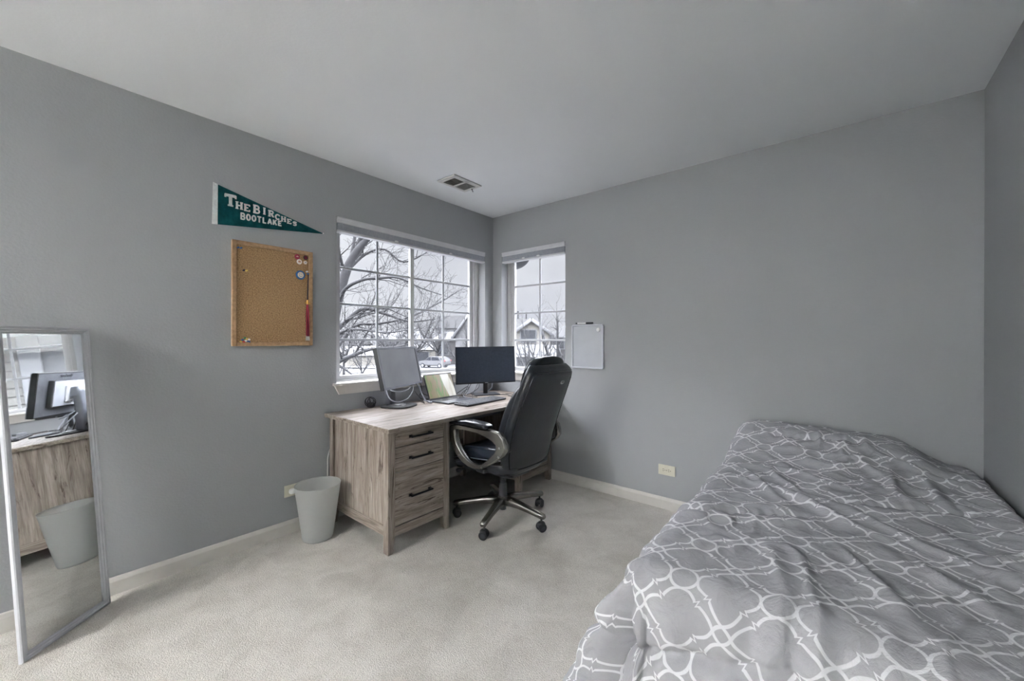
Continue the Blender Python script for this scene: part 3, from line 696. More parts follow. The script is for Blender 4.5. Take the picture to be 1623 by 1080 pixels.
# ------------------------------------------------------------------ cables on the desk
def cable(name, label, pts, r, m, grp=None):
    b = nb(); sweep(b, smoothpts(pts, 8), r*1.25, 6); o = build(name, b, m); tag(o, label, 'cable', grp)
Z0 = ZT+.004
cable('cable', 'grey cable looping round the column of the square monitor', [(.11,-1.25,.90), (.17,-1.28,.86), (.21,-1.24,.845), (.20,-1.16,.85), (.17,-1.10,.875), (.145,-1.07,.90)], .0034, M_cableg)
cable('cable', 'grey cable drooping in front of the square monitor stand', [(.12,-1.29,.87), (.19,-1.30,.80), (.22,-1.25,.772), (.22,-1.17,.79), (.19,-1.10,.84), (.15,-1.07,.90)], .0034, M_cableg)
cable('cable', 'thick grey cable falling onto the desk right of the square monitor', [(.145,-1.07,.905), (.17,-1.035,.87), (.20,-1.02,.80), (.225,-1.0,.752), (.22,-.95,Z0+.001), (.16,-.91,Z0+.001), (.10,-.93,Z0+.001)], .005, M_cableg)
cable('cable', 'black cable arching from the square monitor towards the laptop', [(.14,-1.06,.90), (.13,-1.02,.885), (.13,-.99,.84), (.13,-.96,.80), (.11,-.90,.775), (.085,-.82,.765), (.06,-.74,Z0+.02), (.05,-.66,Z0)], .0024, M_cable)
cable('cable', 'black cable making a wide loop between the monitor and laptop', [(.14,-1.08,.905), (.13,-1.03,.91), (.14,-.99,.875), (.145,-.985,.82), (.11,-.98,.775), (.07,-.92,Z0+.01), (.06,-.83,Z0)], .0024, M_cable)
cable('cable', 'black cable lying on the desk behind the laptop', [(.16,-1.06,.83), (.19,-1.03,.77), (.20,-1.00,Z0), (.12,-.97,Z0), (.07,-.90,Z0), (.04,-.78,Z0), (.05,-.6,Z0), (.10,-.48,Z0)], .0022, M_cable)
cable('cable', 'black cable rising from the laptop to the wide monitor', [(.20,-.60,Z0+.008), (.17,-.55,Z0+.03), (.15,-.50,.80), (.14,-.44,.86), (.15,-.38,.90)], .0024, M_cable)
cable('cable', 'black cable crossing under the wide monitor', [(.30,-.575,Z0+.002), (.24,-.52,Z0+.02), (.20,-.44,.80), (.17,-.36,.86), (.16,-.33,.90)], .0024, M_cable)
cable('cable', 'black cable coiled behind the stand of the wide monitor', [(.12,-.50,Z0), (.10,-.44,.77), (.09,-.38,.83), (.12,-.33,.85), (.16,-.36,.80), (.15,-.42,.76), (.10,-.45,Z0)], .0022, M_cable)
cable('cable', 'grey cable hanging by the stand of the wide monitor', [(.19,-.28,.88), (.20,-.23,.83), (.17,-.21,.77), (.12,-.25,Z0), (.06,-.32,Z0), (.06,-.42,Z0), (.13,-.52,Z0), (.22,-.58,Z0)], .003, M_cableg)
cable('cable', 'dark cable tangled at the left of the wide monitor base', [(.08,-.60,Z0), (.12,-.54,.78), (.14,-.49,.81), (.11,-.44,.79), (.07,-.46,.76), (.10,-.52,Z0), (.18,-.53,Z0+.004), (.28,-.50,Z0)], .0024, M_cable)
cable('cable', 'thin black cable running along the desk to the chair side', [(.33,-.25,Z0), (.38,-.22,Z0), (.42,-.25,Z0), (.50,-.27,Z0), (.57,-.24,Z0), (.60,-.17,Z0)], .0024, M_cable)
cable('cable', 'second thin black cable beside the wide monitor base', [(.34,-.20,Z0+.004), (.40,-.19,Z0+.004), (.47,-.21,Z0+.004), (.54,-.19,Z0+.004), (.62,-.12,Z0+.001)], .002, M_cable)

# ------------------------------------------------------------------ office chair (faces the desk, -x)
CX, CY = .892, -.868
ch = thing('office_chair', 'black leather high-back executive chair with pewter arms at the desk', 'office chair', (CX,CY,0))
def caster(ang):
    r_ = .318; e = Vector((CX+r_*cos(ang), CY+r_*sin(ang), 0)); sa = ang+random.uniform(-1.4,1.4)
    ax = Vector((cos(sa), sin(sa), 0))
    b = nb(); cyl(b, e+Vector((0,0,.055)), e+Vector((0,0,.088)), .007, n=10)
    sup(b, e+Vector((0,0,.042)), (.026,.026,.022), .8, .9, 20, 12); c = build('caster', b, M_blackpl, ch)
    for s in (-1, 1):
        b = nb(); p = e+Vector((0,0,.0285)); cyl(b, p+ax*(.010*s), p+ax*(.027*s), .028, n=24, bev=.004); w = build('wheel', b, M_blackpl, c)
        b = nb(); cyl(b, p+ax*(.027*s), p+ax*(.0285*s), .014, n=16); build('hub_cap', b, M_dkpl, w)
for k in range(5):
    a = radians(1.5+72*k); d_ = Vector((cos(a), sin(a), 0)); side = Vector((-d_.y, d_.x, 0)); b = nb()
    pts = [(.030,.122,.070,.062), (.08,.126,.062,.056), (.14,.122,.052,.048), (.22,.112,.044,.040), (.30,.101,.042,.038), (.335,.095,.040,.034), (.345,.092,.024,.018)]
    P_ = [Vector((CX,CY,0))+d_*r_+Vector((0,0,z)) for r_, z, w, h in pts]
    sweep(b, P_, 0, sec=lambda i: rsec(pts[i][2], pts[i][3], pts[i][3]*.4), upv=(0,0,1)); build('base_leg', b, M_pewter, ch); caster(a)
b = nb(); cyl(b, (CX,CY,.098), (CX,CY,.155), .050, .036, n=28, bev=.004); build('base_hub', b, M_pewter, ch)
b = nb(); cyl(b, (CX,CY,.06), (CX,CY,.10), .022, n=20); build('cylinder_tip', b, M_blackpl, ch)
b = nb(); cyl(b, (CX,CY,.15), (CX,CY,.245), .030, .027, n=24, bev=.002); cyl(b, (CX,CY,.245), (CX,CY,.34), .022, n=24); build('gas_lift', b, M_blackpl, ch)
b = nb(); box(b, (.74,-.96,.325), (1.06,-.78,.375), .012); sup(b, (.90,CY,.315), (.10,.06,.02), .5, .5, 24, 10); build('tilt_mechanism', b, M_blackpl, ch)
b = nb(); cyl(b, (.80,-.96,.345), (.66,-1.03,.352), .006, n=10); sup(b, (.65,-1.04,.352), (.028,.020,.010), .8, .8, 18, 10); build('height_lever', b, M_blackpl, ch)
b = nb(); cyl(b, (.74,-.87,.335), (.645,-.87,.33), .010, n=12); cyl(b, (.665,-.87,.331), (.62,-.87,.328), .027, .024, n=20, bev=.004); build('tension_knob', b, M_blackpl, ch)
b = nb(); cyl(b, (.745,-1.00,.36), (.70,-1.08,.345), .007, n=10); sup(b, (.695,-1.095,.342), (.02,.018,.014), .8, .8, 16, 10); build('tilt_lever', b, M_blackpl, ch)
def seatf(q, p):
    x = (q.x-.87)/.27
    dz = .012*sin((x+.3)*1.9)-.045*max(0, -x-.45)**1.5*2 + .03*max(0, x)**2
    if p.z > 0: dz += .016*(abs(p.y)**3) - .006*abs(sin(q.x*42))*(1-abs(p.y)**4)
    return Vector((q.x, q.y, q.z+dz))
b = nb(); sup(b, (.868,CY,.468), (.262,.245,.052), .35, .32, 64, 26, seatf); st = build('seat_cushion', b, M_leather2, ch)
b = nb(); sup(b, (.880,CY,.408), (.262,.238,.045), .4, .32, 60, 18, lambda q, p: Vector((q.x, q.y, q.z-.03*max(0, -(q.x-.87)/.27-.5)+.02*max(0,(q.x-.9)/.25)))); build('seat_base', b, M_leather, ch)
for zz, rr in ((.452,.0028), (.420,.0022)):
    pts = [seatf(Vector((.868+.262*(abs(cos(t_))**.32)*(1 if cos(t_) > 0 else -1)*1.0, CY+.246*(abs(sin(t_))**.32)*(1 if sin(t_) > 0 else -1), zz)), Vector((0,0,-1))) for t_ in [2*pi*k/72 for k in range(72)]]
    b = nb(); sweep(b, pts, rr, 6, closed=True); build('piping', b, M_stitch, st)
# backrest
KZ = [.385,.42,.50,.60,.73,.88,.98,1.04,1.068]
KX = [1.128,1.140,1.150,1.172,1.214,1.276,1.318,1.338,1.322]
KW = [.190,.225,.243,.250,.254,.248,.238,.226,.200]
def kin(z, A):
    if z <= KZ[0]: return A[0]
    for i in range(len(KZ)-1):
        if z <= KZ[i+1]:
            t = (z-KZ[i])/(KZ[i+1]-KZ[i]); return A[i]+(A[i+1]-A[i])*t
    return A[-1]
def sm(z, A): return (kin(z-.02, A)+kin(z, A)*2+kin(z+.02, A))/4
b = nb(); n = 48; rings = []
zs = [.372+.7*k/34 for k in range(35)]
for i, z in enumerate(zs):
    e = min(1, (i+.6)/3.2, (34-i+.6)/3.2); e = sqrt(max(0, 1-(1-e)**2))
    hw_ = sm(z, KW)*(.82+.18*e); hd = .050*max(.25, e); xc = sm(z, KX)-.050; ring = []
    for k in range(n):
        a = 2*pi*k/n; ca, sa = cos(a), sin(a); g = lambda v, ex: (abs(v)**ex)*(1 if v >= 0 else -1)
        y = hw_*g(sa, .45); x = xc+hd*g(ca, .55)
        if ca > 0: x += -.020*(y/hw_)**2+.010
        ring.append(b.verts.new((x, CY+y, z)))
    rings.append(ring)
for i in range(len(rings)-1):
    for j in range(n): f = b.faces.new((rings[i][j], rings[i][(j+1) % n], rings[i+1][(j+1) % n], rings[i+1][j])); f.smooth = True
b.faces.new(rings[0]); b.faces.new(rings[-1])
bk = build('backrest', b, M_leather, ch, smooth=True)
def rear(y, z):
    hw_ = sm(z, KW)*(1 if .44 < z < 1.0 else .985); r_ = min(.999, abs(y)/hw_); sa = r_**(1/.45); ca = sqrt(max(0, 1-sa*sa))
    return Vector((sm(z, KX)-.050+.050*ca**.55-.020*r_*r_+.0105, CY+y, z))
pts = []
for z in [.43+.585*k/16 for k in range(17)]: pts.append(rear(-(sm(z, KW)-.022), z))
for k in range(1, 12): y = -(.215)+.43*k/12; pts.append(rear(y, 1.022+.006*sin(pi*k/12)))
for z in [.43+.585*(16-k)/16 for k in range(17)]: pts.append(rear(sm(z, KW)-.022, z))
for k in range(1, 12): y = .205-.41*k/12; pts.append(rear(y, .418-.006*sin(pi*k/12)))
b = nb(); sweep(b, pts, .0038, 6, closed=True); build('piping', b, M_leather2, bk)
b = nb(); e = rear(.085, .955); sup(b, e+Vector((.003,0,0)), (.004,.021,.013), .9, 1, 24, 10, lambda q, p: Vector((q.x+(q.z-.955)*.35, q.y, q.z))); build('emblem', b, m_simple('emblem_grey', (176,178,180), .3, .3), bk)
b = nb(); sup(b, e+Vector((.006,0,0)), (.003,.013,.0065), .9, 1, 20, 8, lambda q, p: Vector((q.x+(q.z-.955)*.35, q.y, q.z))); build('emblem_inlay', b, M_pewter, bk)
# front cushions: side bolsters, centre panels, headrest
def cush(c, s, name, f=None, m=M_leather2, e1=.5, e2=.45):
    b = nb(); sup(b, c, s, e1, e2, 44, 26, f); return build(name, b, m, ch, smooth=True)
lean_ = lambda q, p: Vector((q.x+sm(q.z, KX)-.105, q.y, q.z))
cush((0,CY,.555), (.038,.150,.095), 'lumbar_cushion', lean_)
cush((0,CY,.700), (.040,.155,.080), 'mid_back_cushion', lean_)
cush((0,CY,.815), (.036,.158,.060), 'upper_back_cushion', lean_)
for s in (-1, 1):
    cush((0,CY+s*.195,.700), (.050,.052,.245), 'side_bolster', lambda q, p: Vector((q.x+sm(q.z, KX)-.092, q.y-s*.02*max(0, (q.z-.8)/.15), q.z)), M_leather, .6, .7)
hr = cush((1.228,CY-.005,.995), (.048,.185,.128), 'headrest_cushion', lambda q, p: Vector((q.x+(q.z-.995)*.22+.012*p.z, q.y*1.0, q.z-.012*abs(p.y)**3)), M_leather2, .6, .45)
pts = []
for k in range(56):
    a = 2*pi*k/56; g = lambda v, ex: (abs(v)**ex)*(1 if v >= 0 else -1)
    y = .176*g(cos(a), .5); z = .121*g(sin(a), .5); pts.append(Vector((1.196+z*.24+.010*(abs(y)/.176)**3, CY-.005+y, .995+z-.012*(abs(y)/.185)**3)))
b = nb(); sweep(b, pts, .003, 6, closed=True); build('piping', b, M_stitch, hr)
# arms
OUT = [(.678,.623), (.684,.650), (.70,.662), (.77,.672), (.933,.673), (1.058,.674), (1.126,.667), (1.158,.640), (1.172,.600), (1.172,.565), (1.151,.532), (1.075,.478), (.985,.427), (.955,.418), (.906,.413), (.860,.418), (.81,.435), (.765,.463), (.730,.499), (.702,.537), (.685,.575)]
INN = [(.738,.630), (.748,.640), (.80,.646), (.886,.646), (.945,.640), (.996,.631), (1.045,.618), (1.078,.604), (1.098,.588), (1.098,.566), (1.084,.543), (1.032,.495), (.985,.460), (.962,.450), (.935,.446), (.905,.449), (.868,.459), (.829,.479), (.79,.510), (.762,.543), (.745,.590)]
def arm(s):
    yc = CY+s*.288; a, c = yc-.021, yc+.021
    b = nb(); n = len(OUT); lay = []
    for yy, ins in ((a,.010), (a+.005,.002), ((a+c)/2,.0), (c-.005,.002), (c,.010)):
        o_, i_ = [], []
        for k in range(n):
            O, I = Vector(OUT[k]), Vector(INN[k]); dd = (I-O).normalized()*ins
            o_.append(b.verts.new((O.x+dd.x, yy, O.y+dd.y))); i_.append(b.verts.new((I.x-dd.x, yy, I.y-dd.y)))
        lay.append((o_, i_))
    for (o1, i1), (o2, i2) in zip(lay, lay[1:]):
        for k in range(n):
            q = (k+1) % n; b.faces.new((o1[k], o1[q], o2[q], o2[k])).smooth = True; b.faces.new((i1[k], i2[k], i2[q], i1[q])).smooth = True
    for o_, i_ in (lay[0], lay[-1]):
        for k in range(n): q = (k+1) % n; b.faces.new((o_[k], o_[q], i_[q], i_[k]))
    ar = build('armrest', b, M_pewter, ch)
    b = nb()
    PT = [(.672,.676,.060,.014), (.70,.681,.074,.020), (.77,.688,.080,.024), (.86,.698,.082,.030), (.95,.697,.082,.030), (1.0,.693,.078,.028), (1.028,.689,.068,.022), (1.037,.687,.04,.012)]
    sweep(b, [(x, yc, z) for x, z, w, h in PT], 0, sec=lambda i: rsec(PT[i][2], PT[i][3], PT[i][3]*.42), upv=(0,0,1)); build('arm_pad', b, M_leather2, ar)
    for x, z in ((1.132,.583), (1.125,.528), (.985,.437), (.786,.480)):
        b = nb(); cyl(b, (x,yc+s*.020,z), (x,yc+s*.0245,z), .009, .0075, n=16, bev=.001); build('bolt', b, M_chrome, ar)
    b = nb(); box(b, (.90,CY+s*.15,.385), (.97,CY+s*.272,.412), .006); box(b, (1.105,CY+s*.20,.54), (1.145,CY+s*.27,.60), .006); build('arm_bracket', b, M_blackpl, ar)
arm(-1); arm(1)

# ------------------------------------------------------------------ bed
XE, YE, RC = 2.29, -1.80, .10
def ss(a, b_, x): t = max(0, min(1, (x-a)/(b_-a))); return t*t*(3-2*t)
def Ztop(x, y):
    z = .600
    head = ss(-.62, -.12, y)
    prof = .108*(1-ss(2.86, 3.17, x))-.012*ss(2.9,3.17,x)
    z += head*prof
    z += .018*ss(-1.2,-.5,y)*(1-ss(2.75,3.1,x))
    z += .016*ss(3.0, 3.19, x)
    # broad lumps, long folds and box-stitch seams
    p = Vector((x*2.2, y*2.2, .3)); z += .012*noise.noise(p)
    q = Vector((x*7, y*7, 2)); z += .0045*noise.noise(q)
    w = noise.noise(Vector((x*3, y*3, 5)))*.10
    a1 = noise.noise(Vector((x*5.5+y*2, y*3.0-x, 11))); z += .015*(max(0, 1-abs(a1)*4.5))**2*ss(-.1,.3,noise.noise(Vector((x*2, y*2, 21))))
    a2 = noise.noise(Vector((x*9-y*3, y*6+x*2, 31))); z += .008*(max(0, 1-abs(a2)*4))**2*ss(-.1,.3,noise.noise(Vector((x*2.4, y*2.4, 41))))
    a3 = noise.noise(Vector((x*22, y*15, 51))); z += .0026*a3
    d = (x*.78+y*.62)                                   # folds running diagonally
    z += .0055*max(0, sin((d+w)*34))**2*ss(.15,.5,noise.noise(Vector((x*1.7, y*1.7, 9)))+.35)
    for cx_, cy_, ang, ln, wd, am in ((2.60,-1.06,-38,.30,.022,.024), (2.42,-.93,-50,.20,.016,.018), (2.86,-.62,-80,.26,.022,.020), (2.98,-.66,-78,.26,.02,.016), (2.52,-.42,10,.2,.02,.010), (3.02,-1.25,-60,.4,.03,.010), (2.82,-1.15,-40,.35,.018,.012), (2.70,-.30,-85,.14,.014,.016), (2.60,-.30,-80,.12,.014,.013), (2.78,-.28,-80,.12,.014,.014)):
        a = radians(ang); dx, dy = x-cx_, y-cy_; t = dx*cos(a)+dy*sin(a); n_ = -dx*sin(a)+dy*cos(a)+.02*sin(t*9)
        z += am*exp(-(t/ln)**2*2)*exp(-(n_/wd)**2)
    for (ax, ay, bx_, by_) in ((2.20,-1.42,2.58,-1.20), (2.70,-.95,3.08,-.78), (2.42,-.30,2.80,-.24), (2.9,-.33,3.14,-.42)):
        L_ = sqrt((bx_-ax)**2+(by_-ay)**2); tx, ty = (bx_-ax)/L_, (by_-ay)/L_; t = (x-ax)*tx+(y-ay)*ty; n_ = -(x-ax)*ty+(y-ay)*tx
        if -.06 < t < L_+.06 and abs(n_) < .15:
            f = ss(-.05,.02,t)*(1-ss(L_-.02,L_+.05,t))
            z -= f*(.016*exp(-(n_/.012)**2)); z += f*.0045*sin(t*150)*exp(-(n_/.03)**2); z += f*.010*exp(-((abs(n_)-.06)/.035)**2)
    return z
def drop(x, y):
    u, v = x, y
    dx, dy = max(0, XE-u), max(0, YE-v); s = (dx**3+dy**3)**(1/3) if dx and dy else max(dx, dy)
    cx_, cy_ = max(u, XE), max(v, YE); z0_ = Ztop(max(cx_, XE), max(cy_, YE))
    if s < 1e-6: return Vector((u, v, z0_))
    l = sqrt(dx*dx+dy*dy); ox, oy = -dx/l, -dy/l
    th = atan2(dy, dx)
    qa = RC*pi/2
    if s < qa: Rr = RC*sin(s/RC); D = RC*(1-cos(s/RC))
    else:
        e = s-qa; fl = .26*(cos(th)**2)+.12*(sin(th)**2)+.18*sin(2*th)
        Rr = RC+fl*e; D = RC+e*sqrt(1-fl*fl*.9)
    f = ss(.05,.30,s)
    if dx and dy:                                      # corner pleats
        Rr += f*(.045*sin(th*5.2-1.2)-.05*exp(-((th-.93)/.10)**2))
    # hanging folds
    if dy: Rr += f*(.010*noise.noise(Vector((u*9,0,v*1.2)))+.006*noise.noise(Vector((u*26,0,v*2))))
    if dx: Rr += f*(.014*noise.noise(Vector((0,v*7,u*1.2)))+.006*noise.noise(Vector((0,v*22,u*2))))
    # stitched seam and puckers round the foot and side drop
    sn = s-(.27-.3*min(.32, max(0, u-2.24)) if dy else .27); Rr += f*(-.028*exp(-(sn/.013)**2)+.0045*sin((u if dy else v)*170)*exp(-(sn/.04)**2)+.012*exp(-((abs(sn)-.07)/.045)**2))
    Rr += .0085*ss(.03,.1,s)*sin((u if dy > dx else v)*62+3*noise.noise(Vector((u*5,v*5,0))))*(1-ss(.2,.3,s))
    return Vector((cx_+ox*Rr, cy_+oy*Rr, max(.012, z0_-D)))
b = nb(); uvl = b.loops.layers.uv.new('UVMap')
U0, U1, V0, V1 = XE-.56, 3.188, YE-.56, -.030; nu, nv2 = 190, 275; g = []
rest = {}
for i in range(nu+1):
    row = []
    for j in range(nv2+1):
        u = U0+(U1-U0)*i/nu; v = V0+(V1-V0)*j/nv2; p = drop(u, v)
        if u > 3.15: p.z -= .03*((u-3.15)/.04)**2
        vt = b.verts.new(p); rest[vt] = (u, v); row.append(vt)
    g.append(row)
for i in range(nu):
    for j in range(nv2):
        f = b.faces.new((g[i][j], g[i+1][j], g[i+1][j+1], g[i][j+1])); f.smooth = True
        for lp_ in f.loops: lp_[uvl].uv = rest[lp_.vert]
def m_comforter():
    n = N('trellis_cotton', .85, 0, (140,140,143), .2)
    tc = n.n('TexCoord'); sp = n.n('SeparateXYZ'); n.l(tc.outputs['UV'], sp.inputs[0])
    PX, PY = .210, .198
    X = n.math('DIVIDE', n.math('SUBTRACT', sp.outputs[0], 2.474-10*PX), PX); Y = n.math('DIVIDE', n.math('SUBTRACT', sp.outputs[1], -1.735-20*PY), PY)
    # paired strands on both diagonals: close together at the tight crossings (t=0), wide at the lens crossings (t=1), a zigzag notch half way
    KN = [(0,.112), (.05,.107), (.10,.092), (.16,.075), (.24,.066), (.33,.074), (.44,.102), (.56,.108), (.64,.094), (.71,.094), (.77,.120), (.83,.162), (.90,.205), (.95,.222), (1,.228)]
    pts_ = [(.468,.150), (.506,.050), (.532,.128)]+KN; pts_.sort()
    Pc = n.math('ADD', X, Y); Qc = n.math('SUBTRACT', X, Y)
    def strands(A, B):
        k = n.math('FLOOR', n.math('ADD', A, .5)); a = n.math('ABSOLUTE', n.math('SUBTRACT', A, k))
        t = n.math('PINGPONG', n.math('SUBTRACT', B, k), 1.0)
        c = n.n('FloatCurve'); cu = c.mapping.curves[0]
        while len(cu.points) < len(pts_): cu.points.new(.5, .5)
        for p, (a_, b_) in zip(cu.points, pts_): p.location = (a_, b_); p.handle_type = 'VECTOR' if .43 < a_ < .565 else 'AUTO'
        c.mapping.update(); n.l(t, c.inputs['Value'])
        return n.math('SUBTRACT', n.math('ABSOLUTE', n.math('SUBTRACT', a, c.outputs[0])), .0255)
    d = n.math('MINIMUM', strands(Pc, Qc), strands(Qc, Pc))
    ms = n.n('MapRange'); n.l(d, ms.inputs[0]); ms.inputs[1].default_value = -.005; ms.inputs[2].default_value = .005; ms.inputs[3].default_value = 1; ms.inputs[4].default_value = 0
    wv = n.noise(n.coord('UV'), 700, 2); fl = n.noise(n.coord('UV'), 14, 5, .6)
    g1 = n.mix(fl, (156,156,160), (180,180,184)); g2 = n.mix(wv, (224,224,224), (255,255,255)); g3 = n.mix(1, g1, g2, 'MULTIPLY')
    n.col(n.mix(ms.outputs[0], g3, (214,215,217))); 
    cr = n.noise(n.coord('UV'), 17, 5, .55, .5); cr2 = n.math('ADD', n.math('MULTIPLY', cr, 1), n.math('MULTIPLY', wv, .05)); n.bump(cr2, .6, .016)
    return n.m
cf = build('comforter', b, m_comforter(), smooth=True)
tag(cf, 'grey comforter with white trellis pattern spread over the bed', 'comforter')
so = cf.modifiers.new('thickness', 'SOLIDIFY'); so.thickness = .012; so.offset = -1
bd = thing('bed', 'single bed in the right corner, hidden under the patterned comforter', 'bed', (2.76,-.93,0))
b = nb(); box(b, (2.34,-1.76,.32), (3.16,-.06,.535), .04, 4); build('mattress', b, plain('mattress_ticking', (190,190,190), .9), bd)
b = nb(); box(b, (2.34,-1.76,.13), (3.16,-.06,.315), .015); build('box_spring', b, plain('box_spring_cloth', (120,120,122), .9), bd)
for x in (2.40,3.10):
    for y in (-1.70,-.12): b = nb(); cyl(b, (x,y,0), (x,y,.135), .02, .026, n=14); build('leg', b, M_blackmetal, bd)

# ------------------------------------------------------------------ added fill lamp at the far end of the room, unseen behind the viewer
LX, LY = .80, -6.5
lt = thing('fill_lamp', 'added white bowl fill lamp under the ceiling, unseen behind the viewer', 'lamp', (LX,LY,1.98))
b = nb(); cyl(b, (LX,LY,2.415), (LX,LY,2.4395), .07, n=28); cyl(b, (LX,LY,2.10), (LX,LY,2.415), .010, n=12); build('fill_lamp_stem', b, M_pewter, lt)
b = nb(); lathe(b, [(.002,1.90), (.09,1.905), (.20,1.94), (.30,2.00), (.305,2.005), (.30,2.008), (.20,1.95), (.09,1.915), (.002,1.91)], (LX,LY), 40); build('fill_lamp_bowl', b, M_whpl, lt)
b = nb(); lathe(b, [(.002,1.955), (.20,1.960), (.23,1.972), (.20,1.975), (.002,1.975)], (LX,LY), 36); build('fill_emitter', b, m_emit('fill_emitter', (1,.97,.935,1), FILL_LAMP), lt)

# ------------------------------------------------------------------ outdoors
def far(px, D): q = CAM+D*(Vector((fw.x, fw.y, 0)).normalized()+r0*((px-811.5)/FPX)); return Vector((q.x, q.y, 0))
def fz(py, D): return CAM.z-(py-541.2)*D/FPX
GZ = -3.0
M_snow = N('snow', .9, 0, (120,121,124), .1); v = M_snow.coord(); M_snow.col(M_snow.ramp(M_snow.noise(v, .35, 6, .6), [(.42, EXT((92,92,92))), (.5, EXT((200,201,206)))])); M_snow = M_snow.m
M_snowr = plain('roof_snow', EXT((206,207,212)), .9, var=.05, sc=.6)
M_bark = plain('bark', EXT((92,92,96)), .9, var=.15, sc=6)
M_bark2 = plain('bark_dark', EXT((82,82,86)), .9, var=.15, sc=6)
M_roof = plain('roof_shingle', EXT((48,48,51)), .9, var=.12, sc=3)
M_sidel = plain('siding_cream', EXT((246,240,226)), .9, var=.04, sc=2)
M_sided = plain('siding_brown', EXT((120,116,116)), .9, var=.06, sc=2)
M_sidem = plain('siding_grey', EXT((190,190,192)), .9, var=.06, sc=2)
M_ftrim = plain('house_trim', EXT((214,215,220)), .8, var=.02)
M_fglass = plain('house_glass', EXT((104,108,116)), .2, var=.1)
M_asph = plain('asphalt', EXT((150,151,156)), .9, var=.1, sc=.5)
b = nb(); n = 40; gg = []
for i in range(n+1):
    row = []
    for j in range(n+1):
        x = -130+150*i/n; y = -30+170*j/n; row.append(b.verts.new((x, y, GZ-.02+.12*noise.noise(Vector((x*.12, y*.12, 0))))))
    gg.append(row)
for i in range(n):
    for j in range(n): b.faces.new((gg[i][j], gg[i+1][j], gg[i+1][j+1], gg[i][j+1])).smooth = True
tag(build('snow_ground', b, M_snow), kind='structure')

def house(name, label, pa, pb, D, Db, z_eave, z_ridge, wallm, gable=False, depth=8, overh=.4, wins=(), snow=False, base=GZ, trim=True):
    """front wall from column pa (distance D) to pb (distance Db); roof ridge parallel to the front, or gable facing us"""
    a, c = far(pa, D), far(pb, Db); t = (c-a); Lw = t.length; t.normalize(); nrm = Vector((-t.y, t.x, 0))
    if nrm.dot(CAM-a) > 0: nrm = -nrm                   # away from the viewer
    r_ = thing(name, label, 'house', tuple((a+c)/2+Vector((0,0,base))))
    def Q(s, d_, z): return a+t*s+nrm*d_+Vector((0,0,z))
    def hexa(bm, s0, s1, d0, d1, z0_, z1_):
        t_ = nb(); vs_ = [t_.verts.new(Q(s, d_, z)) for s in (s0, s1) for d_ in (d0, d1) for z in (z0_, z1_)]
        for f_ in ((0,1,3,2), (4,6,7,5), (0,4,5,1), (2,3,7,6), (0,2,6,4), (1,5,7,3)): t_.faces.new([vs_[k] for k in f_])
        merge(bm, t_)
    b = nb(); hexa(b, 0, Lw, 0, depth, base, z_eave)
    if gable:
        t_ = nb(); A = [t_.verts.new(Q(s, d_, z)) for d_ in (0, depth) for s, z in ((0,z_eave), (Lw,z_eave), (Lw/2,z_ridge))]
        for f_ in ((0,1,2), (3,5,4), (0,3,4,1), (1,4,5,2), (2,5,3,0)): t_.faces.new([A[k] for k in f_])
        merge(b, t_)
    build('wall', b, wallm, r_)
    b = nb(); th = .18
    if gable:
        sl = (z_ridge-z_eave)/(Lw/2); o = overh
        for s0, s1, z0_, z1_ in ((-o,Lw/2,z_eave-o*sl,z_ridge), (Lw+o,Lw/2,z_eave-o*sl,z_ridge)):
            t_ = nb(); A = [t_.verts.new(Q(s, d_, z+k)) for k in (0, th) for s, z, d_ in ((s0,z0_,-o), (s1,z1_,-o), (s1,z1_,depth+o), (s0,z0_,depth+o))]
            t_.faces.new(A[:4]); t_.faces.new(A[4:][::-1])
            for k in range(4): t_.faces.new((A[k], A[(k+1) % 4], A[4+(k+1) % 4], A[4+k]))
            merge(b, t_)
    else:
        o = overh; zr = z_ridge; ze = z_eave-.1
        t_ = nb(); A = [t_.verts.new(Q(s, d_, z)) for s in (-o, Lw+o) for d_, z in ((-o,ze), (depth/2,zr), (depth+o,ze), (depth/2,zr-.25))]
        for f_ in ((0,1,5,4), (1,2,6,5), (2,3,7,6), (3,0,4,7), (0,3,2,1), (4,5,6,7)): t_.faces.new([A[k] for k in f_])
        merge(b, t_)
    build('roof', b, M_snowr if snow else M_roof, r_)
    if gable and trim:
        b = nb(); sl = (z_ridge-z_eave)/(Lw/2); o = overh
        for s0 in (-o, Lw+o): sweep(b, [Q(s0, -o-.03, z_eave-o*sl+.02), Q(Lw/2, -o-.03, z_ridge+.02)], 0, sec=lambda i: rsec(.10,.34,.02,1), upv=(0,0,1))
        build('gable_trim', b, M_ftrim, r_)
    for w_ in wins:
        s, z, ww, hh_ = w_[:4]; b = nb(); hexa(b, s*Lw-ww/2-.12, s*Lw+ww/2+.12, -.08, .05, z-hh_/2-.12, z+hh_/2+.12); f_ = build('window', b, M_ftrim, r_)
        b = nb(); hexa(b, s*Lw-ww/2, s*Lw+ww/2, -.12, -.05, z-hh_/2, z+hh_/2); build('pane', b, M_fglass, f_)
    return r_
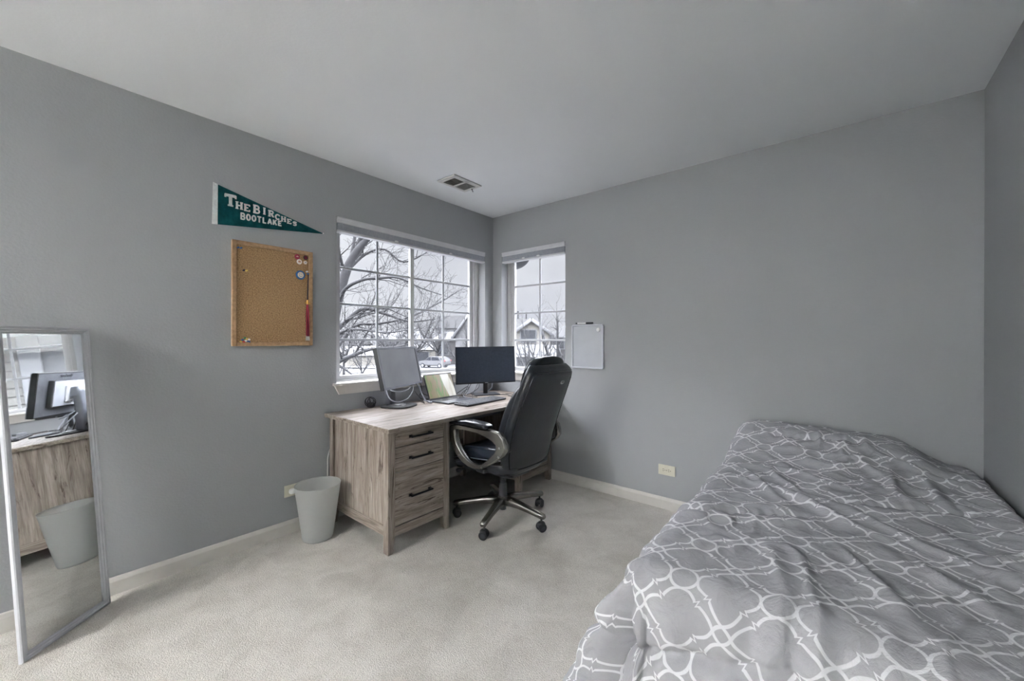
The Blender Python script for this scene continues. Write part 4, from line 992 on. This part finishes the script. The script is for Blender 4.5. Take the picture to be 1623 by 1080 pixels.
# seen through the narrow window
house('neighbor_house', 'cream gabled house with snowy roof edges seen through the narrow window', 812, 872, 44, 44, fz(531,44), fz(509,44), M_sidel, True, 4.5, wins=((.42,fz(535,44),1.6,1.3),))
house('neighbor_house', 'long dark-roofed house rising behind the cream gable', 800, 864, 56, 56, fz(528,56), fz(503.5,56), M_sidem, False, 9)
house('neighbor_house', 'dark-sided house behind bushes at the right edge of the narrow window', 870, 925, 50, 47, fz(536,50), fz(516,50), M_sided, False, 9, wins=((.3,fz(545,52),1.5,1.4),))
house('porch', 'snow-covered low porch in front of the cream gabled house', 815, 876, 40, 39, fz(566,40), fz(549,40), M_sidem, False, 3, snow=True, wins=((.25,fz(575,40),1.2,1.3), (.7,fz(575,40),1.2,1.3)))
for px, py in ((821,497), (834,498)):
    b = nb(); p = far(px, 58); cyl(b, (p.x,p.y,fz(508,58)), (p.x,p.y,fz(py,58)), .09, n=8); cyl(b, (p.x,p.y,fz(py,58)), (p.x,p.y,fz(py,58)+.12), .15, n=8)
    tag(build('roof_vent', b, M_bark2), 'thin vent pipe on the dark roof ridge, '+('left' if px < 830 else 'right')+' of the two', 'roof vent')
# seen through the large window
house('neighbor_house', 'brown house with a snowy roof behind the parked car', 690, 757, 70, 68, fz(540,70), fz(528,70), M_sided, False, 8, snow=True, wins=((.2,fz(556,70),1.8,1.8), (.62,fz(556,70),1.6,2.0)))
house('neighbor_house', 'tall grey-roofed house behind bare trees, right part of the large window', 690, 752, 92, 92, fz(522,92), fz(501,92), M_sidem, False, 9)
house('neighbor_house', 'pale gabled house half hidden at the right edge of the large window', 722, 776, 60, 58, fz(534,60), fz(496,60), M_sidem, True, 6)
house('neighbor_house', 'pale cream house low behind the small bare tree, left part of the large window', 550, 612, 62, 66, fz(566,62), fz(552,62), M_sidel, False, 8, snow=True)
house('neighbor_house', 'grey house with snowy roof in the middle distance behind branches', 596, 668, 86, 90, fz(540,86), fz(526,86), M_sidem, False, 9, snow=True, wins=((.3,fz(552,86),2,1.8), (.7,fz(552,86),2,1.8)))
house('neighbor_house', 'distant grey gabled house at the left edge of the large window', 520, 566, 84, 84, fz(548,84), fz(528,84), M_sidem, True, 8)
house('garage', 'low garage with pale door between trees, left of the parked car', 646, 690, 74, 74, fz(556,74), fz(547,74), M_sidel, False, 6, snow=True, wins=((.5,fz(572,74),2.6,2.6),))
b = nb(); p, q = far(540, 64), far(790, 56); d_ = (q-p).normalized(); n_ = Vector((-d_.y, d_.x, 0))
vs_ = [b.verts.new(p+n_*-4+Vector((0,0,GZ+.13))), b.verts.new(q+n_*-4+Vector((0,0,GZ+.13))), b.verts.new(q+n_*4+Vector((0,0,GZ+.13))), b.verts.new(p+n_*4+Vector((0,0,GZ+.13)))]; b.faces.new(vs_)
tag(build('street', b, M_asph), kind='structure')
# car
ca, cb_ = far(663, 60), far(715, 58); cx_ = (cb_-ca).normalized(); cc = (ca+cb_)/2
car = thing('car', 'white compact SUV parked on the street beyond the large window', 'car', (cc.x,cc.y,GZ+.14), (0,0,atan2(cx_.y, cx_.x)))
L2 = 2.35
body = [(-L2,.35), (-L2,.78), (-L2+.15,.95), (-L2+1.15,1.08), (-L2+1.85,1.60), (-L2+3.4,1.66), (L2-.35,1.5), (L2-.05,1.05), (L2,.9), (L2,.4), (L2-.4,.3), (-L2+.4,.3)]
b = nb(); prism(b, body, 1, -.9, .9, bev=.13); build('car_body', b, plain('car_paint', EXT((220,221,226)), .25, var=.01), car, world=False)
for s in (-1, 1):
    b = nb(); prism(b, [(-L2+1.30,1.08), (-L2+1.92,1.52), (-.05,1.56), (-.05,1.08)], 1, s*.905, s*.88); prism(b, [(.05,1.08), (.05,1.56), (1.15,1.53), (1.45,1.10)], 1, s*.905, s*.88); build('side_window', b, plain('car_glass', (40,42,48), .15), car, world=False)
b = nb(); prism(b, [(1.62,1.15), (1.60,1.46), (1.98,1.44), (2.18,1.12)], 1, -.907, -.88); prism(b, [(1.62,1.15), (1.60,1.46), (1.98,1.44), (2.18,1.12)], 1, .907, .88); build('rear_window', b, plain('car_glass_rear', (44,46,52), .15), car, world=False)
for x in (-1.45,1.4):
    for s in (-1, 1):
        b = nb(); cyl(b, (x,s*.93,.33), (x,s*.72,.33), .34, n=20); w_ = build('wheel', b, M_blackpl, car, world=False); b = nb(); cyl(b, (x,s*.95,.33), (x,s*.92,.33), .2, n=14); build('rim', b, M_silver, w_, world=False)
for s in (-1, 1):
    b = nb(); box(b, (L2-.5,s*.80,.98), (L2+.01,s*.92,1.14), .02); build('tail_light', b, plain('tail_red', (170,60,60), .4), car, world=False)
# trees
def grow(bm, pts, r0_, r1_, lvl, rnd, dens, ln, flat=.75, grav=0):
    """recursive bare branches off a path"""
    m = len(pts); rad = [r0_+(r1_-r0_)*k/(m-1) for k in range(m)]
    sweep(bm, pts, rad, 5 if r0_ > .02 else 3)
    if lvl == 0: return
    L_ = sum((pts[k+1]-pts[k]).length for k in range(m-1)); nb_ = max(2, int(L_*dens)); side = 1
    for k in range(nb_):
        f = (k+.5+rnd.uniform(-.3,.3))/nb_; f = .12+.88*f; i = min(m-2, int(f*(m-1))); u_ = f*(m-1)-i
        p = pts[i].lerp(pts[i+1], min(1, u_)); t = (pts[i+1]-pts[i]).normalized(); side = -side
        ax = Vector((rnd.gauss(0,1), rnd.gauss(0,1), rnd.gauss(0,1))).normalized(); pr = t.cross(ax).normalized()
        d_ = (t*rnd.uniform(.5,1.0)+pr*rnd.uniform(.55,1.0)+Vector((0,0,.12-grav))).normalized()
        l = ln*rnd.uniform(.45,1.1)*(1-.45*f); q = [p]; 
        for s in range(4):
            d_ = (d_+Vector((rnd.gauss(0,.17), rnd.gauss(0,.17), rnd.gauss(0,.15)+.05))).normalized(); q.append(q[-1]+d_*l/4)
        rr = max(.0035, rad[i]*rnd.uniform(.38,.55)); grow(bm, q, rr, max(.0025, rr*.3), lvl-1, rnd, dens*1.45, ln*.56, flat, grav)
def tree(name, label, limbs, m, seed, lvl=3, dens=3.2, ln=1.2, scale=1.0, cat='tree'):
    rnd = random.Random(seed); r_ = thing(name, label, cat, tuple(limbs[0][0][0]))
    b = nb(); pts, a, c = limbs[0]; P_ = smoothpts(pts, 4); mm = len(P_); sweep(b, P_, [a+(c-a)*k/(mm-1) for k in range(mm)], 10); build('trunk', b, m, r_)
    b = nb()
    for pts, a, c in limbs: 
        P_ = smoothpts(pts, 4)
        if pts is limbs[0][0]: P_ = P_[len(P_)//2:]; a = (a+c)/2
        grow(b, P_, a*.98, c, lvl, rnd, dens, ln)
    build('branches', b, m, r_)
def pp(px, py, D): p = far(px, D); return Vector((p.x, p.y, fz(py, D)))
D0 = 7.6
base = far(486, D0); base.z = GZ
tree('bare_tree', 'big bare tree close outside, filling the left of the large window', [
  ([base, pp(498,700,D0), pp(515,600,D0), pp(530,500,D0), pp(546,440,D0), pp(562,405,D0), pp(590,372,D0), pp(612,345,D0)], .16, .035),
  ([pp(540,462,D0), pp(553,420,D0), pp(561,385,D0), pp(563,350,D0)], .05, .02),
  ([pp(518,590,D0), pp(535,577,D0-.4), pp(560,566,D0-.6), pp(590,556,D0-.6), pp(625,553,D0-.4), pp(660,545,D0)], .055, .012),
  ([pp(530,500,D0), pp(545,463,D0-.3), pp(572,447,D0-.4), pp(600,443,D0-.4), pp(632,443,D0-.2), pp(665,458,D0), pp(700,470,D0+.2)], .042, .010),
  ([pp(524,535,D0), pp(545,515,D0+.3), pp(575,492,D0+.5), pp(610,500,D0+.6), pp(650,512,D0+.6), pp(690,508,D0+.6)], .060, .012),
  ([pp(510,615,D0), pp(532,560,D0+.5), pp(562,520,D0+.8), pp(600,516,D0+.8), pp(650,505,D0+.9), pp(700,480,D0+1), pp(735,458,D0+1)], .05, .008),
  ([pp(550,432,D0), pp(580,405,D0+.3), pp(610,398,D0+.4), pp(640,418,D0+.5), pp(680,400,D0+.6), pp(700,385,D0+.7)], .03, .008),
  ([pp(508,620,D0), pp(520,560,D0), pp(540,530,D0-.5), pp(570,525,D0-.6), pp(610,530,D0-.6), pp(650,525,D0-.4)], .04, .01)], M_bark, 11, 3, 4.6, 1.15)
def small(name, label, px, D, top, seed, m=M_bark2, spread=1.0, stems=4, lvl=2, dens=4.2):
    bs = far(px, D); bs.z = GZ+.0; hgt = fz(top, D)-GZ; rnd = random.Random(seed); L_ = [([bs, bs+Vector((0,0,hgt*.25)), bs+Vector((rnd.uniform(-.2,.2),rnd.uniform(-.2,.2),hgt*.6)), bs+Vector((rnd.uniform(-.4,.4),rnd.uniform(-.4,.4),hgt*.98))], .035*hgt*.6, .015)]
    for k in range(stems):
        a = 2*pi*k/stems+rnd.uniform(-.4,.4); f = rnd.uniform(.15,.35); d_ = Vector((cos(a), sin(a), 0))*spread*hgt*.33
        L_.append(([bs+Vector((0,0,hgt*f)), bs+d_*.5+Vector((0,0,hgt*(f+.2))), bs+d_*.85+Vector((0,0,hgt*(f+.42))), bs+d_+Vector((0,0,hgt*rnd.uniform(.8,.95)))], .016*hgt, .012))
    tree(name, label, L_, m, seed, lvl, dens, hgt*.24)
small('bare_tree', 'small bare tree with forked stems before the cream house, left of the large window', 573, 40, 545, 3, M_bark, stems=5)
small('bare_tree', 'bare tree in the middle distance left of the car', 650, 34, 478, 5, M_bark, 1.1, 6)
small('bare_tree', 'dark bare tree behind the parked car', 694, 64, 503, 6, M_bark2, 1.2, 6)
small('bare_tree', 'broad bare tree at the right part of the large window', 738, 40, 500, 8, M_bark, 1.2, 6)
small('bare_tree', 'bare tree at the right edge of the narrow window', 884, 26, 476, 9, M_bark, 1.15, 7, 3, 2.0)
small('bare_tree', 'low twiggy tree in front of the cream gable', 838, 30, 520, 10, M_bark2, 1.2, 6)
small('bare_tree', 'leaning bare bush at the lower right of the narrow window', 862, 24, 535, 12, M_bark, 1.5, 7)
small('bare_tree', 'bare tree far left behind the near branches', 545, 46, 500, 14, M_bark2, 1.2, 6)
small('bare_tree', 'bare tree in the distance between the left panes', 615, 58, 505, 15, M_bark2, 1.2, 6)
# side wing of the house, reflected in the floor mirror
wg = thing('house_wing', 'pale clapboard wing with a white-trimmed window outside, seen in the mirror', 'house', (1.6,3.0,GZ))
M_clap = plain('clapboard', EXTW((186,184,176)), .8, var=.02); M_wtr = plain('wing_trim', EXTW((214,216,220)), .7, var=.02)
b = nb(); z = GZ
while z < 1.93:
    z1_ = min(z+.115, 1.93); t_ = nb(); A = [t_.verts.new(p) for p in ((.70,3.0,z), (3.4,3.0,z), (3.4,3.02,z1_), (.70,3.02,z1_), (.70,3.3,z), (3.4,3.3,z), (3.4,3.3,z1_), (.70,3.3,z1_))]
    for f_ in ((0,1,2,3), (4,7,6,5), (0,4,5,1), (3,2,6,7), (0,3,7,4), (1,5,6,2)): t_.faces.new([A[k] for k in f_])
    merge(b, t_); z = z1_
build('clapboard_siding', b, M_clap, wg)
b = nb(); box(b, (.50,2.96,GZ), (.70,3.12,1.93), .01); box(b, (-.35,2.98,1.78), (.52,3.1,1.93), .01); box(b, (-.35,2.98,GZ), (.52,3.1,.55), .01); build('corner_board', b, M_wtr, wg)
wf = nb(); box(wf, (-.35,3.02,1.20), (.50,3.05,1.225)); box(wf, (.18,3.02,.55), (.205,3.05,1.78)); wo = build('window', wf, M_wtr, wg)
b = nb(); box(b, (-.35,3.04,.55), (.50,3.1,1.78)); build('pane', b, plain('wing_shade', EXTW((170,172,176)), .5, var=.02), wo)
b = nb(); box(b, (-.5,2.45,1.93), (3.5,3.3,1.97)); box(b, (-.5,2.40,1.93), (3.5,2.46,2.12)); 
for k in range(24): box(b, (-.4+k*.16,2.6,1.925), (-.37+k*.16,2.66,1.932))
build('soffit', b, M_wtr, wg)
# white curved downspout elbow outside the narrow window
ds = thing('downspout', 'rounded pale downspout elbow at the upper left of the narrow window', 'downspout', (-.10,.40,GZ))
b = nb(); sup(b, (-.050,.36,2.120), (.235,.09,.145), .9, .9, 32, 18); build('elbow', b, plain('gutter_white', EXTW((120,121,124)), .6, var=.1, sc=8), ds)
b = nb(); cyl(b, (-.10,.40,GZ), (-.10,.40,2.15), .035, n=14); build('pipe', b, M_wtr, ds)

# ------------------------------------------------------------------ daylight
w = bpy.data.worlds.new('sky'); S.world = w; w.use_nodes = True; t = w.node_tree; t.nodes.clear()
o = t.nodes.new('ShaderNodeOutputWorld'); bg = t.nodes.new('ShaderNodeBackground'); t.links.new(bg.outputs[0], o.inputs[0])
tc = t.nodes.new('ShaderNodeTexCoord'); sp = t.nodes.new('ShaderNodeSeparateXYZ'); t.links.new(tc.outputs['Generated'], sp.inputs[0])
nz = t.nodes.new('ShaderNodeTexNoise'); nz.inputs['Scale'].default_value = 3.5; nz.inputs['Detail'].default_value = 6; t.links.new(tc.outputs['Generated'], nz.inputs['Vector'])
cr = t.nodes.new('ShaderNodeValToRGB'); cr.color_ramp.elements[0].position = .35; cr.color_ramp.elements[0].color = (.72,.73,.82,1); cr.color_ramp.elements[1].position = .65; cr.color_ramp.elements[1].color = (.93,.94,1.0,1)
t.links.new(nz.outputs['Fac'], cr.inputs[0])
mr_ = t.nodes.new('ShaderNodeMapRange'); t.links.new(sp.outputs['Z'], mr_.inputs[0]); mr_.interpolation_type = 'SMOOTHSTEP'
mr_.inputs[1].default_value = .27; mr_.inputs[2].default_value = .46; mr_.inputs[3].default_value = 1.0; mr_.inputs[4].default_value = SKYHI
t.links.new(cr.outputs[0], bg.inputs[0]); t.links.new(mr_.outputs[0], bg.inputs[1])
for nm, loc_, rot_, sx, sy in (('daylight_portal', (-.17,(WA[0]+WA[1])/2,1.49), (0,-pi/2,0), 1.17, 1.48), ('daylight_portal', ((WB[0]+WB[1])/2,.17,1.49), (-pi/2,0,0), .73, 1.17)):
    ld = bpy.data.lights.new(nm, 'AREA'); ld.shape = 'RECTANGLE'; ld.size = sx; ld.size_y = sy; ld.cycles.is_portal = True
    lo = bpy.data.objects.new(nm, ld); C.objects.link(lo); lo.location = loc_; lo.rotation_euler = rot_
